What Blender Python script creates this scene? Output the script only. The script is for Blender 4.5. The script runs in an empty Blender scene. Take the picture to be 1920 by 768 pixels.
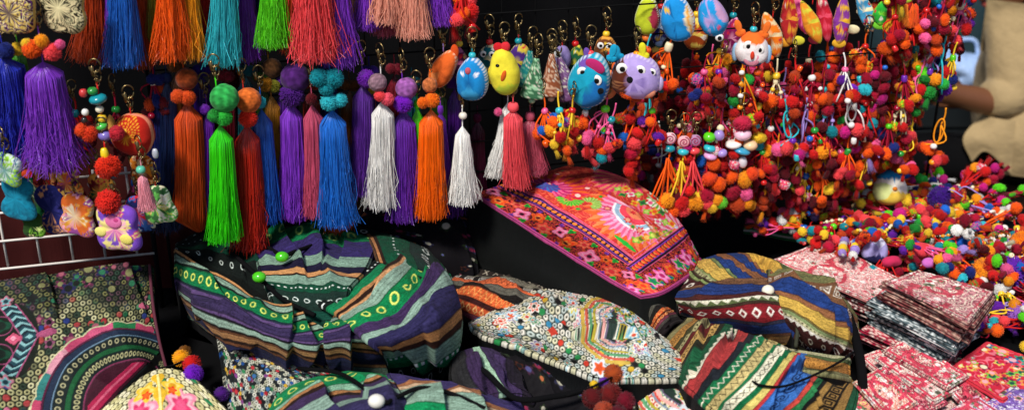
import bpy, bmesh, math, random
import numpy as np
random.seed(7); rng = np.random.default_rng(11)
sc = bpy.context.scene
COL = sc.collection
# ------------------------------------------------------------------ camera model
LENS = 43.0
F = 1920 * LENS / 36.0
CAM = np.array([0.0, 0.0, 1.60]); PITCH = math.radians(24)
FW = np.array([0, math.cos(PITCH), -math.sin(PITCH)])
UP = np.array([0, math.sin(PITCH), math.cos(PITCH)])
RT = np.array([1.0, 0, 0])
TZ = 0.70                                   # table top height
def ray(px, py): return FW + RT * ((px - 960) / F) + UP * ((384 - py) / F)
def PH(px, py, h=0.0):                      # point h above the table
    r = ray(px, py); return CAM + r * ((TZ + h - CAM[2]) / r[2])
def PY(px, py, Y):
    r = ray(px, py); return CAM + r * (Y / r[1])
RA, RB = 1.78, 0.25                         # rack plane  y = RA + RB x
def PR(px, py, off=0.0):
    r = ray(px, py); return CAM + r * ((RA - off) / (r[1] - RB * r[0]))
def mpp(P): return float(np.dot(P - CAM, FW)) / F      # metres per photo pixel at P
# ------------------------------------------------------------------ colours
def s2l(c):
    if isinstance(c, str):
        c = [int(c[i:i + 2], 16) / 255 for i in (0, 2, 4)]
    c = np.asarray(c, float)
    return np.where(c <= .04045, c / 12.92, ((c + .055) / 1.055) ** 2.4)
PAL = dict(red='C81C1C', crimson='A01230', orange='EE5A12', amber='F0961A', yellow='F0C630', pink='EA5C94', magenta='C41E7E',
           purple='6A22A4', lilac='A58AD2', blue='1E66C8', navy='1C2870', teal='148E9C', turquoise='30B6C4', green='259236',
           lime='5CD01E', white='EDEAE6', cream='EBDDB4', maroon='5E121C', coral='F0484E', peach='F4A48C', brown='6C3A20', rose='C24C6C',
           rust='B8401A', gold='B87A1A', black='101012', olive='7C7A22', grey='8C8C90', violet='8438C8')
LIN = {k: s2l(v) for k, v in PAL.items()}
def C(c): return LIN[c] if c in LIN else s2l(c)
# ------------------------------------------------------------------ materials
def new_mat(name, rough=.8, attr=True, spec=.3, metal=0., sheen=0., coat=0., bump=None, var=.0, base=None, aniso=0):
    m = bpy.data.materials.new(name); m.use_nodes = True
    nt = m.node_tree; b = nt.nodes['Principled BSDF']
    b.inputs['Roughness'].default_value = rough
    b.inputs['Specular IOR Level'].default_value = spec
    b.inputs['Metallic'].default_value = metal
    b.inputs['Sheen Weight'].default_value = sheen
    b.inputs['Sheen Roughness'].default_value = .5
    b.inputs['Coat Weight'].default_value = coat
    oi = nt.nodes.new('ShaderNodeObjectInfo'); out = oi.outputs['Color']
    if base is not None:
        rgb = nt.nodes.new('ShaderNodeRGB'); rgb.outputs[0].default_value = (*base, 1); out = rgb.outputs[0]
    def mul(a, bsock):
        mx = nt.nodes.new('ShaderNodeMix'); mx.data_type = 'RGBA'; mx.blend_type = 'MULTIPLY'; mx.inputs[0].default_value = 1
        nt.links.new(a, mx.inputs[6]); nt.links.new(bsock, mx.inputs[7]); return mx.outputs[2]
    if attr:
        at = nt.nodes.new('ShaderNodeAttribute'); at.attribute_name = 'Col'
        out = mul(out, at.outputs['Color'])
    tc = nt.nodes.new('ShaderNodeTexCoord')
    if var:
        nz = nt.nodes.new('ShaderNodeTexNoise'); nz.inputs['Scale'].default_value = var[0]; nz.inputs['Detail'].default_value = 4
        mr = nt.nodes.new('ShaderNodeMapRange'); mr.inputs[1].default_value = .3; mr.inputs[2].default_value = .7
        mr.inputs[3].default_value = 1 - var[1]; mr.inputs[4].default_value = 1 + var[1] * .6
        nt.links.new(tc.outputs['Object'], nz.inputs['Vector']); nt.links.new(nz.outputs['Fac'], mr.inputs[0])
        out = mul(out, mr.outputs[0])
    nt.links.new(out, b.inputs['Base Color'])
    if bump:
        kind, scale, strength, dist = bump
        if kind == 'weave':
            w1 = nt.nodes.new('ShaderNodeTexWave'); w1.inputs['Scale'].default_value = scale; w1.bands_direction = 'X'
            w2 = nt.nodes.new('ShaderNodeTexWave'); w2.inputs['Scale'].default_value = scale; w2.bands_direction = 'Y'
            for w in (w1, w2):
                w.inputs['Distortion'].default_value = 1.5; nt.links.new(tc.outputs['Object'], w.inputs['Vector'])
            mx = nt.nodes.new('ShaderNodeMath'); mx.operation = 'MULTIPLY'
            nt.links.new(w1.outputs['Fac'], mx.inputs[0]); nt.links.new(w2.outputs['Fac'], mx.inputs[1]); h = mx.outputs[0]
        else:
            nz = nt.nodes.new('ShaderNodeTexNoise'); nz.inputs['Scale'].default_value = scale; nz.inputs['Detail'].default_value = 6
            nt.links.new(tc.outputs['Object'], nz.inputs['Vector']); h = nz.outputs['Fac']
        bp = nt.nodes.new('ShaderNodeBump'); bp.inputs['Strength'].default_value = strength; bp.inputs['Distance'].default_value = dist
        nt.links.new(h, bp.inputs['Height']); nt.links.new(bp.outputs[0], b.inputs['Normal'])
    return m
M = dict(
    cloth=new_mat('woven_cloth', .92, True, .08, sheen=.02, bump=('weave', 260, .5, .0006), var=(60, .12)),
    stitch=new_mat('embroidery_thread', .72, True, .16, sheen=.0, bump=('noise', 900, .6, .0006), var=(150, .14)),
    thread=new_mat('silky_thread', .27, True, .65, sheen=.0),
    wool=new_mat('wool_yarn', .95, True, .10, sheen=.10),
    felt=new_mat('felt', .95, True, .08, sheen=.06, bump=('noise', 500, .7, .0006), var=(120, .12)),
    cord=new_mat('cotton_cord', .8, False, .2, bump=('noise', 700, .6, .0005)),
    bead=new_mat('painted_bead', .22, False, .5, coat=.3),
    eye=new_mat('shiny_eye', .2, False, .5),
    brass=new_mat('aged_brass', .32, False, .5, metal=1., base=s2l('8A7650'), var=(300, .3)),
    wire=new_mat('coated_wire', .35, False, .5),
    black=new_mat('black_cotton', .95, False, .08, base=s2l('0E0E10'), bump=('weave', 300, .4, .0006), var=(9, .3)),
    skin=new_mat('skin', .5, False, .4, base=s2l('74482F'), bump=('noise', 180, .2, .001), var=(14, .1)),
    shirt=new_mat('shirt_cotton', .9, False, .15, sheen=.1, bump=('noise', 8, .8, .03), var=(40, .06)),
    hair=new_mat('hair', .4, False, .4, base=s2l('14100E'), bump=('noise', 160, .8, .003)),
)
# ------------------------------------------------------------------ mesh helpers
def mesh_np(name, V, faces, col=None, smooth=True):
    V = np.asarray(V, np.float32).reshape(-1, 3)
    me = bpy.data.meshes.new(name)
    fl = [np.asarray(f, np.int32) for f in (faces if isinstance(faces, list) else [faces]) if len(f)]
    nl = sum(f.size for f in fl); nf = sum(len(f) for f in fl)
    me.vertices.add(len(V)); me.vertices.foreach_set('co', V.ravel())
    me.loops.add(nl); me.polygons.add(nf)
    me.loops.foreach_set('vertex_index', np.concatenate([f.ravel() for f in fl]))
    st, o = [], 0
    for f in fl:
        st.append(o + np.arange(len(f)) * f.shape[1]); o += f.size
    me.polygons.foreach_set('loop_start', np.concatenate(st).astype(np.int32))
    me.polygons.foreach_set('use_smooth', np.full(nf, smooth, bool))
    me.update(calc_edges=True); me.validate()
    if col is not None: set_col(me, col)
    return me
def set_col(me, col):
    col = np.asarray(col, np.float32)
    if col.ndim == 1: col = np.tile(col, (len(me.vertices), 1))
    a = me.color_attributes.new('Col', 'FLOAT_COLOR', 'POINT')
    a.data.foreach_set('color', np.concatenate([col, np.ones((len(col), 1), np.float32)], 1).astype(np.float32).ravel())
class MB:                                     # gathers pieces of ONE mesh
    def __init__(s): s.V = []; s.F = {}; s.C = []; s.n = 0
    def add(s, V, faces, col=(1, 1, 1)):
        V = np.asarray(V, float).reshape(-1, 3)
        for f in (faces if isinstance(faces, list) else [faces]):
            f = np.asarray(f, int)
            if len(f): s.F.setdefault(f.shape[1], []).append(f + s.n)
        c = np.asarray(col, float)
        s.C.append(np.tile(c, (len(V), 1)) if c.ndim == 1 else c)
        s.V.append(V); s.n += len(V); return s
    def mesh(s, name, smooth=True):
        return mesh_np(name, np.concatenate(s.V), [np.concatenate(v) for v in s.F.values()], np.concatenate(s.C), smooth)
def cr(P, n, axis=0):                          # Catmull-Rom resample along axis
    P = np.moveaxis(np.asarray(P, float), axis, 0); k = len(P)
    a = np.concatenate([2 * P[:1] - P[1:2], P, 2 * P[-1:] - P[-2:-1]])
    t = np.linspace(0, k - 1, n); i = np.minimum(t.astype(int), k - 2); f = (t - i).reshape(-1, *([1] * (P.ndim - 1)))
    p0, p1, p2, p3 = a[i], a[i + 1], a[i + 2], a[i + 3]
    r = .5 * (2 * p1 + (p2 - p0) * f + (2 * p0 - 5 * p1 + 4 * p2 - p3) * f ** 2 + (3 * p1 - p0 - 3 * p2 + p3) * f ** 3)
    return np.moveaxis(r, 0, axis)
def gridfaces(n, m, wrap=False):
    i, j = np.meshgrid(np.arange(n - 1), np.arange(m if wrap else m - 1), indexing='ij'); j2 = (j + 1) % m
    return np.stack([i * m + j, i * m + j2, (i + 1) * m + j2, (i + 1) * m + j], -1).reshape(-1, 4)
def tube(pts, r, sides=6, n=None, closed=False):
    P = np.asarray(pts, float)
    if n: P = cr(P, n)
    k = len(P); T = np.gradient(P, axis=0)
    if closed: T = np.roll(P, -1, 0) - np.roll(P, 1, 0)
    T /= np.linalg.norm(T, axis=1, keepdims=True) + 1e-12
    ref = np.array([0, 0, 1.]) if abs(T[:, 2]).mean() < .8 else np.array([0.3, 1., 0])
    A = np.cross(T, ref); A /= np.linalg.norm(A, axis=1, keepdims=True) + 1e-12; B = np.cross(T, A)
    a = np.linspace(0, 2 * np.pi, sides, endpoint=False)
    rr = np.broadcast_to(np.asarray(r, float).reshape(-1, 1, 1) if np.ndim(r) else r, (k, 1, 1))
    V = P[:, None] + rr * (np.cos(a)[None, :, None] * A[:, None] + np.sin(a)[None, :, None] * B[:, None])
    f = gridfaces(k, sides, True)
    V = V.reshape(-1, 3)
    if closed:
        j = np.arange(sides); f = np.concatenate([f, np.stack([(k - 1) * sides + j, (k - 1) * sides + (j + 1) % sides, (j + 1) % sides, j], -1)])
        return V, [f]
    V = np.concatenate([V, P[:1], P[-1:]]); j = np.arange(sides); a0, a1 = k * sides, k * sides + 1
    t = np.concatenate([np.stack([(j + 1) % sides, j, np.full(sides, a0)], -1),
                        np.stack([(k - 1) * sides + j, (k - 1) * sides + (j + 1) % sides, np.full(sides, a1)], -1)])
    return V, [f, t]
def ico(sub=2, r=1.):
    bm = bmesh.new(); bmesh.ops.create_icosphere(bm, subdivisions=sub, radius=r)
    V = np.array([v.co[:] for v in bm.verts]); Fc = np.array([[v.index for v in f.verts] for f in bm.faces]); bm.free(); return V, Fc
def lathe(prof, sides=20):                     # [(r,z)...]
    p = np.asarray(prof, float); a = np.linspace(0, 2 * np.pi, sides, endpoint=False)
    V = np.stack([p[:, 0, None] * np.cos(a), p[:, 0, None] * np.sin(a), np.repeat(p[:, 1, None], sides, 1)], -1).reshape(-1, 3)
    return V, [gridfaces(len(p), sides, True)]
def boxm(x0, x1, y0, y1, z0, z1):
    V = np.array([[x, y, z] for z in (z0, z1) for y in (y0, y1) for x in (x0, x1)], float)
    return V, np.array([[0, 2, 3, 1], [4, 5, 7, 6], [0, 1, 5, 4], [2, 6, 7, 3], [0, 4, 6, 2], [1, 3, 7, 5]])
def obj(name, me, mat, parent=None, loc=(0, 0, 0), rot=(0, 0, 0), scale=1., color=None):
    o = bpy.data.objects.new(name, me); COL.objects.link(o)
    mt = M[mat] if isinstance(mat, str) else mat
    if not me.materials: me.materials.append(mt)
    elif me.materials[0] != mt: o.material_slots[0].link = 'OBJECT'; o.material_slots[0].material = mt
    o.location = loc; o.rotation_euler = rot
    o.scale = (scale,) * 3 if np.isscalar(scale) else scale
    if color is not None: o.color = (*C(color), 1) if isinstance(color, str) else (*color, 1)
    if parent is not None: o.parent = parent
    return o
LABELS = {}
def tag(o, label, cat, group=None, kind=None):
    if label in LABELS: print('DUP LABEL', label)
    LABELS[label] = 1
    w = len(label.split())
    if w > 16 or w < 4: print('LABEL LEN', w, label)
    o['label'] = label; o['category'] = cat
    if group: o['group'] = group
    if kind: o['kind'] = kind
    return o
def thing(name, label, cat, loc, group=None, rot=(0, 0, 0)):
    o = bpy.data.objects.new(name, None); COL.objects.link(o); o.empty_display_size = .02
    o.location = loc; o.rotation_euler = rot
    return tag(o, label, cat, group)
# ------------------------------------------------------------------ numpy noise
def vnoise(x, y, seed=0):
    g = np.random.default_rng(seed).random((64, 64))
    xi, yi = np.floor(x).astype(int), np.floor(y).astype(int); fx, fy = x - xi, y - yi
    fx = fx * fx * (3 - 2 * fx); fy = fy * fy * (3 - 2 * fy)
    a = g[xi % 64, yi % 64]; b = g[(xi + 1) % 64, yi % 64]; c = g[xi % 64, (yi + 1) % 64]; d = g[(xi + 1) % 64, (yi + 1) % 64]
    return (a * (1 - fx) + b * fx) * (1 - fy) + (c * (1 - fx) + d * fx) * fy
# ------------------------------------------------------------------ pattern painting (colours of the weave and stitching)
class Paint:
    def __init__(s, n, base): s.c = np.tile(C(base), (n, 1)); s.h = np.zeros(n)
    def put(s, m, col, h=None, a=1.):
        m = np.asarray(m, float) * a
        s.c = s.c * (1 - m[:, None]) + C(col) * m[:, None]
        if h is not None: s.h = np.where(m > .5, h, s.h)
def sm(d, w): return np.clip(.5 - d / w, 0, 1)          # 1 inside (d<0), soft edge w
def hexd(x, y, sp):                                      # distance to nearest hex lattice point + cell ids
    hy = sp * .866; best = None
    r0 = np.floor(y / hy).astype(int)
    for k in (0, 1):
        r = r0 + k; off = (r % 2) * .5 * sp
        cidx = np.round((x - off) / sp).astype(int)
        d = np.hypot(x - off - cidx * sp, y - r * hy)
        if best is None: best, ci, ri = d, cidx, r
        else:
            m = d < best; best = np.where(m, d, best); ci = np.where(m, cidx, ci); ri = np.where(m, r, ri)
    return best, ci, ri
def motif(P, mask, kind, col, x, t, sp, r, w=.0016):
    """motif rows along t (metres), x = distance from band centre"""
    k = np.round(t / sp); dt = t - k * sp
    if kind == 'ring': d = abs(np.hypot(dt, x) - r) - w * .5
    elif kind == 'oval': d = abs(np.hypot(dt * 1.5, x) - r) - w * .5
    elif kind == 'dots': d = np.maximum(abs(dt), abs(x)) - r
    elif kind == 'diam': d = abs(abs(dt) + abs(x) - r) - w * .6
    elif kind == 'fdiam': d = abs(dt) + abs(x) - r
    elif kind == 'zig': d = abs(x - (abs(dt) / sp * 4 - 1) * r) - w * .6
    elif kind == 'tri': d = x - (abs(dt) / sp * 4 - 1) * r
    elif kind == 'key':
        a = np.maximum(abs(dt), abs(x)); d = np.minimum(abs(a - r) - w * .5, abs(a - r * .45) - w * .4)
    elif kind == 'swirl':
        th = np.arctan2(x, dt); rr = np.hypot(dt, x); d = abs(((rr / (r * .5) - th / (2 * np.pi)) % 1) - .5) * r * .5 - w * .5
        d = np.where(rr > sp * .5, w, d)
    elif kind == 'cross': d = np.where(np.maximum(abs(dt), abs(x)) < r, abs(abs(dt) - abs(x)) - w * .5, w)
    P.put(sm(d, .0009) * mask, col, .0004)
def bands(P, B, s, t, width):
    """B: (end, colour, [motif...]); s 0..1 across, t metres along"""
    a = 0.
    for b in B:
        e = b[0]; m = (s >= a) & (s < e)
        P.put(m, b[1])
        for mt in b[2:]:
            x = (s - (a + e) / 2) * width + (mt[5] if len(mt) > 5 else 0)
            motif(P, m, mt[0], mt[1], x, t, mt[2], mt[3], mt[4] if len(mt) > 4 else .0016)
        if e - a > .06 and len(b) == 2:                    # pin lines woven into the plain bands
            q = (s - a) / (e - a); k = abs(((q * max(2, round((e - a) * width / .006))) % 1) - .5); P.c = np.where((m & (k > .40))[:, None], P.c * .68, P.c)
        P.put(m & ((s - a) * width < .0011), '0E1010', a=.7)
        a = e
def heather(P, s, t, amt=.30, seed=3):
    n = len(P.c); g = np.random.default_rng(seed)
    f = 1 + amt * (vnoise(s * 900, t * 160, seed) - .5) * 2 + amt * .7 * g.normal(size=n)
    P.c = np.clip(P.c * np.clip(f, .4, 1.7)[:, None], 0, 1)
def flower(P, x, y, cx, cy, r, cols, petals=6, rot=0., h=.0008):
    dx, dy = x - cx, y - cy; d = np.hypot(dx, dy); m = d < r * 1.1
    if not m.any(): return
    th = np.arctan2(dy, dx) + rot; sh = .80 + .20 * np.cos(petals * th)
    n = len(cols)
    for i, c in enumerate(cols):
        rr = r * (1 - i / n) * (sh if i < n - 1 else 1)
        P.put(sm(d - rr, r * .12), c, h)
def fan(P, x, y, cx, cy, r0, r1, cols, n, a0=-9, a1=9, h=.0008):
    dx, dy = x - cx, y - cy; d = np.hypot(dx, dy); th = np.arctan2(dy, dx)
    k = np.floor((th / (2 * np.pi) + .5) * n * 2).astype(int) % 2
    m = (d > r0) & (d < r1 * (.93 + .07 * np.cos(th * n))) & (th >= a0) & (th <= a1)
    P.put(m & (k == 0), cols[0], h); P.put(m & (k == 1), cols[1], h * .6)
def arcband(P, x, y, cx, cy, r0, r1, col, h=.0005, mask=1.):
    d = np.hypot(x - cx, y - cy); P.put(sm(abs(d - (r0 + r1) / 2) - (r1 - r0) / 2, .0008) * mask, col, h)
def scroll(P, x, y, sc_, col, w, seed, mask=1.):
    f = vnoise(x * sc_, y * sc_, seed) + .35 * vnoise(x * sc_ * 2.3, y * sc_ * 2.3, seed + 1)
    d = abs((f * 5) % 1 - .5); P.put(sm(d - w, .08) * mask, col, .0004)
# ------------------------------------------------------------------ cloth patches
def patch(ctrl, paint=None, res=.0012, wr=.003, wrs=22., seed=1, base_h=0., side='black', lip=.004, origin=(0, 0, 0), folds=(), belly=0., hmode=True, close=True):
    """ctrl: R x C list of (px,py,h). Returns a mesh in coordinates relative to origin."""
    W = np.array([[PH(*p) if hmode else np.array(p, float) for p in row] for row in ctrl])
    lenv = np.linalg.norm(np.diff(W, axis=0), axis=2).sum(0).mean(); lenu = np.linalg.norm(np.diff(W, axis=1), axis=2).sum(1).mean()
    n = int(np.clip(lenv / res, 12, 420)); m = int(np.clip(lenu / res, 12, 520))
    G = cr(cr(W, n, 0), m, 1)
    v, u = np.meshgrid(np.linspace(0, 1, n), np.linspace(0, 1, m), indexing='ij')
    def normals(G):
        N = np.cross(np.gradient(G, axis=1), np.gradient(G, axis=0)); N /= np.linalg.norm(N, axis=2, keepdims=True) + 1e-12
        if N[..., 2].mean() < 0: N = -N
        return N
    N = normals(G)
    x, y = G[..., 0] * wrs, G[..., 1] * wrs
    wx = x + .9 * vnoise(x * .7 + 3, y * .7, seed + 5); wy = y + .9 * vnoise(x * .7, y * .7 + 8, seed + 6)
    rid = lambda a, b, sd: (1 - abs(vnoise(a + 20, b + 20, sd) * 2 - 1)) ** 3
    f = .8 * (vnoise(x + 9, y + 4, seed) - .5) + 1.0 * rid(wx * .8 + wy * .5, wy * .35 - wx * .2, seed + 2) + .45 * rid(wy * 1.1 - wx * .5, wx * .9 + wy * .3, seed + 3) + .22 * (vnoise(x * 3.3, y * 3.3 + 7, seed + 1) - .5) + .10 * (vnoise(x * 8, y * 8 + 7, seed + 4) - .5) - .35
    edge = np.minimum(np.minimum(u, 1 - u) * 8, np.minimum(v, 1 - v) * 8).clip(0.25, 1)
    G = G + N * (f * wr * edge)[..., None]
    for (x0, y0, x1, y1, dep, wd) in folds:              # one layer of cloth lapping over the next along a line
        a, b = PH(x0, y0, .08)[:2], PH(x1, y1, .08)[:2]; ab = b - a; l = np.linalg.norm(ab); ab /= l
        q = G[..., :2] - a; t = q @ ab / l; sd = q[..., 0] * ab[1] - q[..., 1] * ab[0] + .004 * np.sin(t * 7 + x0)
        fall = np.clip(np.minimum(t, 1 - t) * 4 + .15, 0, 1); w2 = wd * (1 + .5 * np.sin(t * 4))
        st = np.clip(sd / .0022 + .5, 0, 1) * np.exp(-np.maximum(sd, 0) / w2) - .35 * np.exp(-np.maximum(-sd, 0) / (wd * .7)) * (sd < 0)
        G = G + N * (dep * st * fall)[..., None]
    flat = G.reshape(-1, 3); col = np.ones((n * m, 3))
    if paint:
        P = paint(dict(u=u.ravel(), v=v.ravel(), U=u.ravel() * lenu, V=v.ravel() * lenv, x=flat[:, 0], y=flat[:, 1], z=flat[:, 2], lu=lenu, lv=lenv, n=n * m))
        col = P.c; flat = flat + N.reshape(-1, 3) * P.h[:, None]
    mb = MB(); fc = gridfaces(n, m)
    a = np.cross(flat[fc[0, 1]] - flat[fc[0, 0]], flat[fc[0, 3]] - flat[fc[0, 0]])
    if np.dot(np.cross(G[n // 2, m // 2 + 1] - G[n // 2, m // 2], G[n // 2 + 1, m // 2] - G[n // 2, m // 2]), N[n // 2, m // 2]) < 0: fc = fc[:, ::-1]
    if close:
        idx = np.arange(n * m).reshape(n, m)
        ring = np.concatenate([idx[0, :-1], idx[:-1, -1], idx[-1, :0:-1], idx[:0:-1, 0]])
        B = flat[ring]; cen = B.mean(0); k = len(ring)
        T = np.roll(B, -3, 0) - np.roll(B, 3, 0); out = np.cross(T, [0, 0, 1.]); out /= np.linalg.norm(out, axis=1, keepdims=True) + 1e-9
        if (out * (B - cen)).sum() < 0: out = -out
        out[:, 2] = 0
        zb = TZ + base_h; L = [B]
        L.append(B + out * lip * .7 - [0, 0, lip * .5]); L.append(B + out * lip * .75 - [0, 0, lip * 1.6]); L.append(B + out * lip * .6 - [0, 0, lip * 1.9])
        if belly:
            for q_, b_ in ((.30, .8), (.62, 1.)):
                q = B + out * (lip * .6 + belly * b_); q[:, 2] = B[:, 2] - lip * 1.9 - (B[:, 2] - zb) * q_; L.append(q)
        z3 = np.minimum(zb, B[:, 2] - lip * 2.2); q = B + out * lip * .2; q[:, 2] = z3; L.append(q)
        ring_i = [ring]; V = [flat]; cc = [col]; o = n * m
        for q in L[1:]:
            V.append(q); ring_i.append(o + np.arange(k)); o += k
        cc.append(col[ring] * .9); cc.append(col[ring] * .8); cc.append(np.tile(C(side), ((len(L) - 3) * k, 1)))
        c0 = L[-1].mean(0); V.append(c0[None]); cc.append(C(side)[None]); fcs = [fc]
        for i in range(len(L) - 1):
            A, Bq = ring_i[i], ring_i[i + 1]
            fcs.append(np.stack([A, Bq, np.roll(Bq, -1), np.roll(A, -1)], -1))
        mb.add(np.concatenate(V) - np.asarray(origin), [np.concatenate(fcs), np.stack([ring_i[-1], np.roll(ring_i[-1], -1), np.full(k, o)], -1)][::-1], np.concatenate(cc))
    else:
        mb.add(flat - np.asarray(origin), fc, col)
    return mb.mesh('cloth')
def cord_mesh(pts, r=.002, n=40, origin=(0, 0, 0), sides=7, hmode=True):
    P = [PH(*p) if hmode else np.array(p, float) for p in pts]
    V, f = tube(np.array(P) - np.asarray(origin), r, sides, n); return mesh_np('cord', V, f)
# ================================================================== painters
GREEN = [  # the green, purple and mint stripe weave
    (.035, 'C08A58'), (.05, '2A1A14'), (.13, '839E8C'), (.15, '16201C'), (.31, '0F6A3E', ('ring', 'D8E268', .018, .0042, .0019)),
    (.33, '1C2A38'), (.37, '54406A'), (.46, '33294A'), (.49, '54406A'), (.505, '16141C'), (.575, '8FAA9A'), (.60, '241814'), (.63, '6A4028'), (.70, 'A87A50'), (.73, '2A1812'), (.76, '6A4028'), (.89, '25264A'), (.92, 'A87A50'), (1.01, '7A9886')]
def p_green_body(d):
    P = Paint(d['n'], '151a18'); bands(P, GREEN, d['v'], d['U'], d['lv']); heather(P, d['V'], d['U']); return P
def p_green_flap(d):
    B = [(.07, '0E1614', ('dots', 'E4ECE4', .011, .0018)), (.15, '12784A'), (.18, 'B07A4C'), (.205, '2A1812'), (.225, 'C49062'), (.29, '839E8C'),
         (.41, '0F7A46', ('ring', 'E4EE70', .026, .0060, .0024)), (.50, '402E54'), (.57, '8AA696'), (.685, '2E2A50'), (.735, 'B8804E'), (.765, '3A1E14'),
         (.85, '7F9C88'), (.93, '12804C', ('dots', 'E8EEE6', .010, .0022, .001, .008)), (1.01, '10261E', ('oval', 'DCE6DC', .024, .0055, .002))]
    P = Paint(d['n'], '151a18'); bands(P, B, d['u'], d['V'], d['lu']); heather(P, d['U'], d['V']); return P
def p_green_neck(d):
    B = [(.10, '12241E', ('oval', 'D8E4DC', .024, .005, .002)), (.20, '0F7446', ('ring', 'B8E470', .022, .0045, .002)), (.36, '33295E'), (.45, '7A9886'), (.52, '1C1830'),
         (.58, 'C08A58'), (.60, '2A1812'), (.70, '7A9886'), (.78, '10422E', ('dots', 'E4ECE4', .010, .0018)), (.92, '1C302A', ('ring', 'D8E4DC', .024, .005, .002)), (1.01, '15463A')]
    P = Paint(d['n'], '151a18'); bands(P, B, d['v'], d['U'], d['lv']); heather(P, d['V'], d['U']); return P
def p_green_dark(d):
    B = [(.25, '101614', ('dots', 'C4D0C8', .018, .0022)), (.5, '13201C', ('dots', 'A4B4B0', .012, .0015)), (.62, '0E3A2A'), (.86, '121816', ('oval', 'C8D4CC', .024, .005, .002)), (1.01, '0E1210')]
    P = Paint(d['n'], '151a18'); bands(P, B, d['v'], d['U'], d['lv']); heather(P, d['V'], d['U']); return P
MULTI_A = [(.12, '3A1A1A', ('ring', 'E2DCCB', .022, .0045, .0026)), (.15, '7A8A54'), (.17, '3A2A20'), (.20, 'A8A878', ('dots', '3A2A20', .008, .0014)), (.22, '7A8A54'), (.34, 'C8A650'), (.37, '6F7F50'), (.48, '223A74'), (.58, '8A5A3A'), (.68, '223A74'),
           (.72, '8A5A3A'), (.86, 'D4A848'), (.93, '5A6A3C'), (1.01, '8C8A56')]
def p_multi_top(d):
    P = Paint(d['n'], '3A1A1A'); bands(P, MULTI_A, d['v'], d['U'], d['lv']); heather(P, d['V'], d['U']); return P
def p_multi_right(d):
    B = [(.14, '77764A', ('zig', '3C4A2C', .012, .004, .0018)), (.30, '7A5236', ('key', 'E0D6C4', .02, .006)), (.42, '223A74'), (.46, '8A5A3A'), (.58, 'CCA64C'), (.60, '6A5A30'), (.64, '7C8A5C'), (.67, 'B8B48C', ('dots', '3A2A20', .008, .0016)),
         (.74, '48201E', ('tri', 'E6DED0', .014, .004)), (.86, '48201E', ('oval', 'E6DED0', .03, .006, .0026)), (.92, '3A1A1A', ('cross', 'E6DED0', .016, .005)), (1.01, '8A8C70', ('dots', 'E6DED0', .011, .0022))]
    P = Paint(d['n'], '3A1A1A'); bands(P, B, d['v'], d['U'], d['lv']); heather(P, d['V'], d['U']); return P
def p_multi_low(d):
    B = [(.08, '6A4A34'), (.22, '22366C'), (.28, '4A2420'), (.36, '54603A', ('tri', 'D8D4BC', .016, .004)), (.40, '3A2A20'), (.58, '7E1E26', ('diam', 'EFE6DA', .021, .0055, .0026)), (.62, '2A2A3C'),
         (.76, '20346C'), (.80, '5A3A2C'), (.9, '7A5A3C'), (1.01, 'C89A44')]
    P = Paint(d['n'], '3A1A1A'); bands(P, B, d['v'], d['U'], d['lv']); heather(P, d['V'], d['U']); return P
def p_multi_bag(d):
    B = [(.04, '8A8458'), (.10, 'B08040', ('zig', '3A2A18', .010, .005, .002)), (.12, '3C3A24'), (.145, 'A8A070', ('dots', '2A2418', .008, .0016)), (.17, '5A1E1E'), (.21, 'C09A58', ('diam', '3A2A18', .012, .004, .002)), (.235, '2A2A1E'), (.27, '1E5638'), (.30, 'E4DCC4', ('tri', '1E5638', .012, .003)), (.35, 'A63A3A'), (.38, '20242A'),
         (.43, '1C6E44', ('zig', 'E8E0C8', .012, .004, .002)), (.48, 'C8B478', ('zig', '22261C', .012, .005, .002)), (.50, '1C6E44'), (.55, 'E2DCC0', ('cross', '262418', .012, .005, .002)), (.58, '14643C'),
         (.62, 'CDBB6A'), (.64, 'C03A3C'), (.76, '3A6CB4', ('swirl', '16264C', .020, .011, .003)), (.785, 'C84A40'), (.82, '2F7A48'), (.84, '1A1A1A'),
         (.97, 'AC8446', ('key', '1A140E', .022, .010, .004)), (1.01, '1A5A3A')]
    P = Paint(d['n'], '3A1A1A'); bands(P, B, d['u'], d['V'], d['lu']); heather(P, d['U'], d['V']); return P
def p_multi_hem(d):
    B = [(.12, 'B8B48C'), (.3, '5A6A40'), (.85, 'B8803C', ('zig', '5A3418', .008, .012, .0022)), (1.01, '8C8A60')]
    P = Paint(d['n'], '3A1A1A'); bands(P, B, d['v'], d['U'], d['lv']); heather(P, d['V'], d['U']); return P
def p_orange_bag(d):
    B = [(.1, '2C2420', ('cross', 'C8BCA8', .02, .005)), (.2, '6E6A5C'), (.3, '1C1816', ('key', 'D8D0C4', .026, .007)), (.40, 'C8623A', ('zig', '5A2418', .01, .004)), (.48, '5C5A50'), (.58, '1E1A18'),
         (.66, 'C45A30', ('zig', 'E0A058', .010, .005)), (.69, '3A1A1A'), (.76, 'B8502E', ('diam', 'E8B070', .012, .004)), (.82, '7A3A4C'), (.9, '4C4844'), (1.01, '241E20')]
    P = Paint(d['n'], '241E20'); bands(P, B, d['v'], d['U'], d['lv']); heather(P, d['V'], d['U']); return P
RINGC = ['E6DFA6', 'DAD496', 'EFE8C0', 'CFC98C']
def ringfield(P, x, y, sp, mask=1., r=.36, w=.14, seed=0, cols=RINGC, hcol=None, tint=None):
    d, ci, ri = hexd(x, y, sp); hsh = ((ci * 73856093) ^ (ri * 19349663)) & 1023
    for i, c in enumerate(cols):
        P.put(sm(abs(d - sp * r) - sp * w, sp * .12) * (hsh % len(cols) == i) * mask, c, .0011)
    if tint:
        for i, c in enumerate(tint):
            P.put(sm(d - sp * .46, sp * .12) * (hsh % 29 == i * 3 + 1) * mask, c, .0013)
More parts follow.
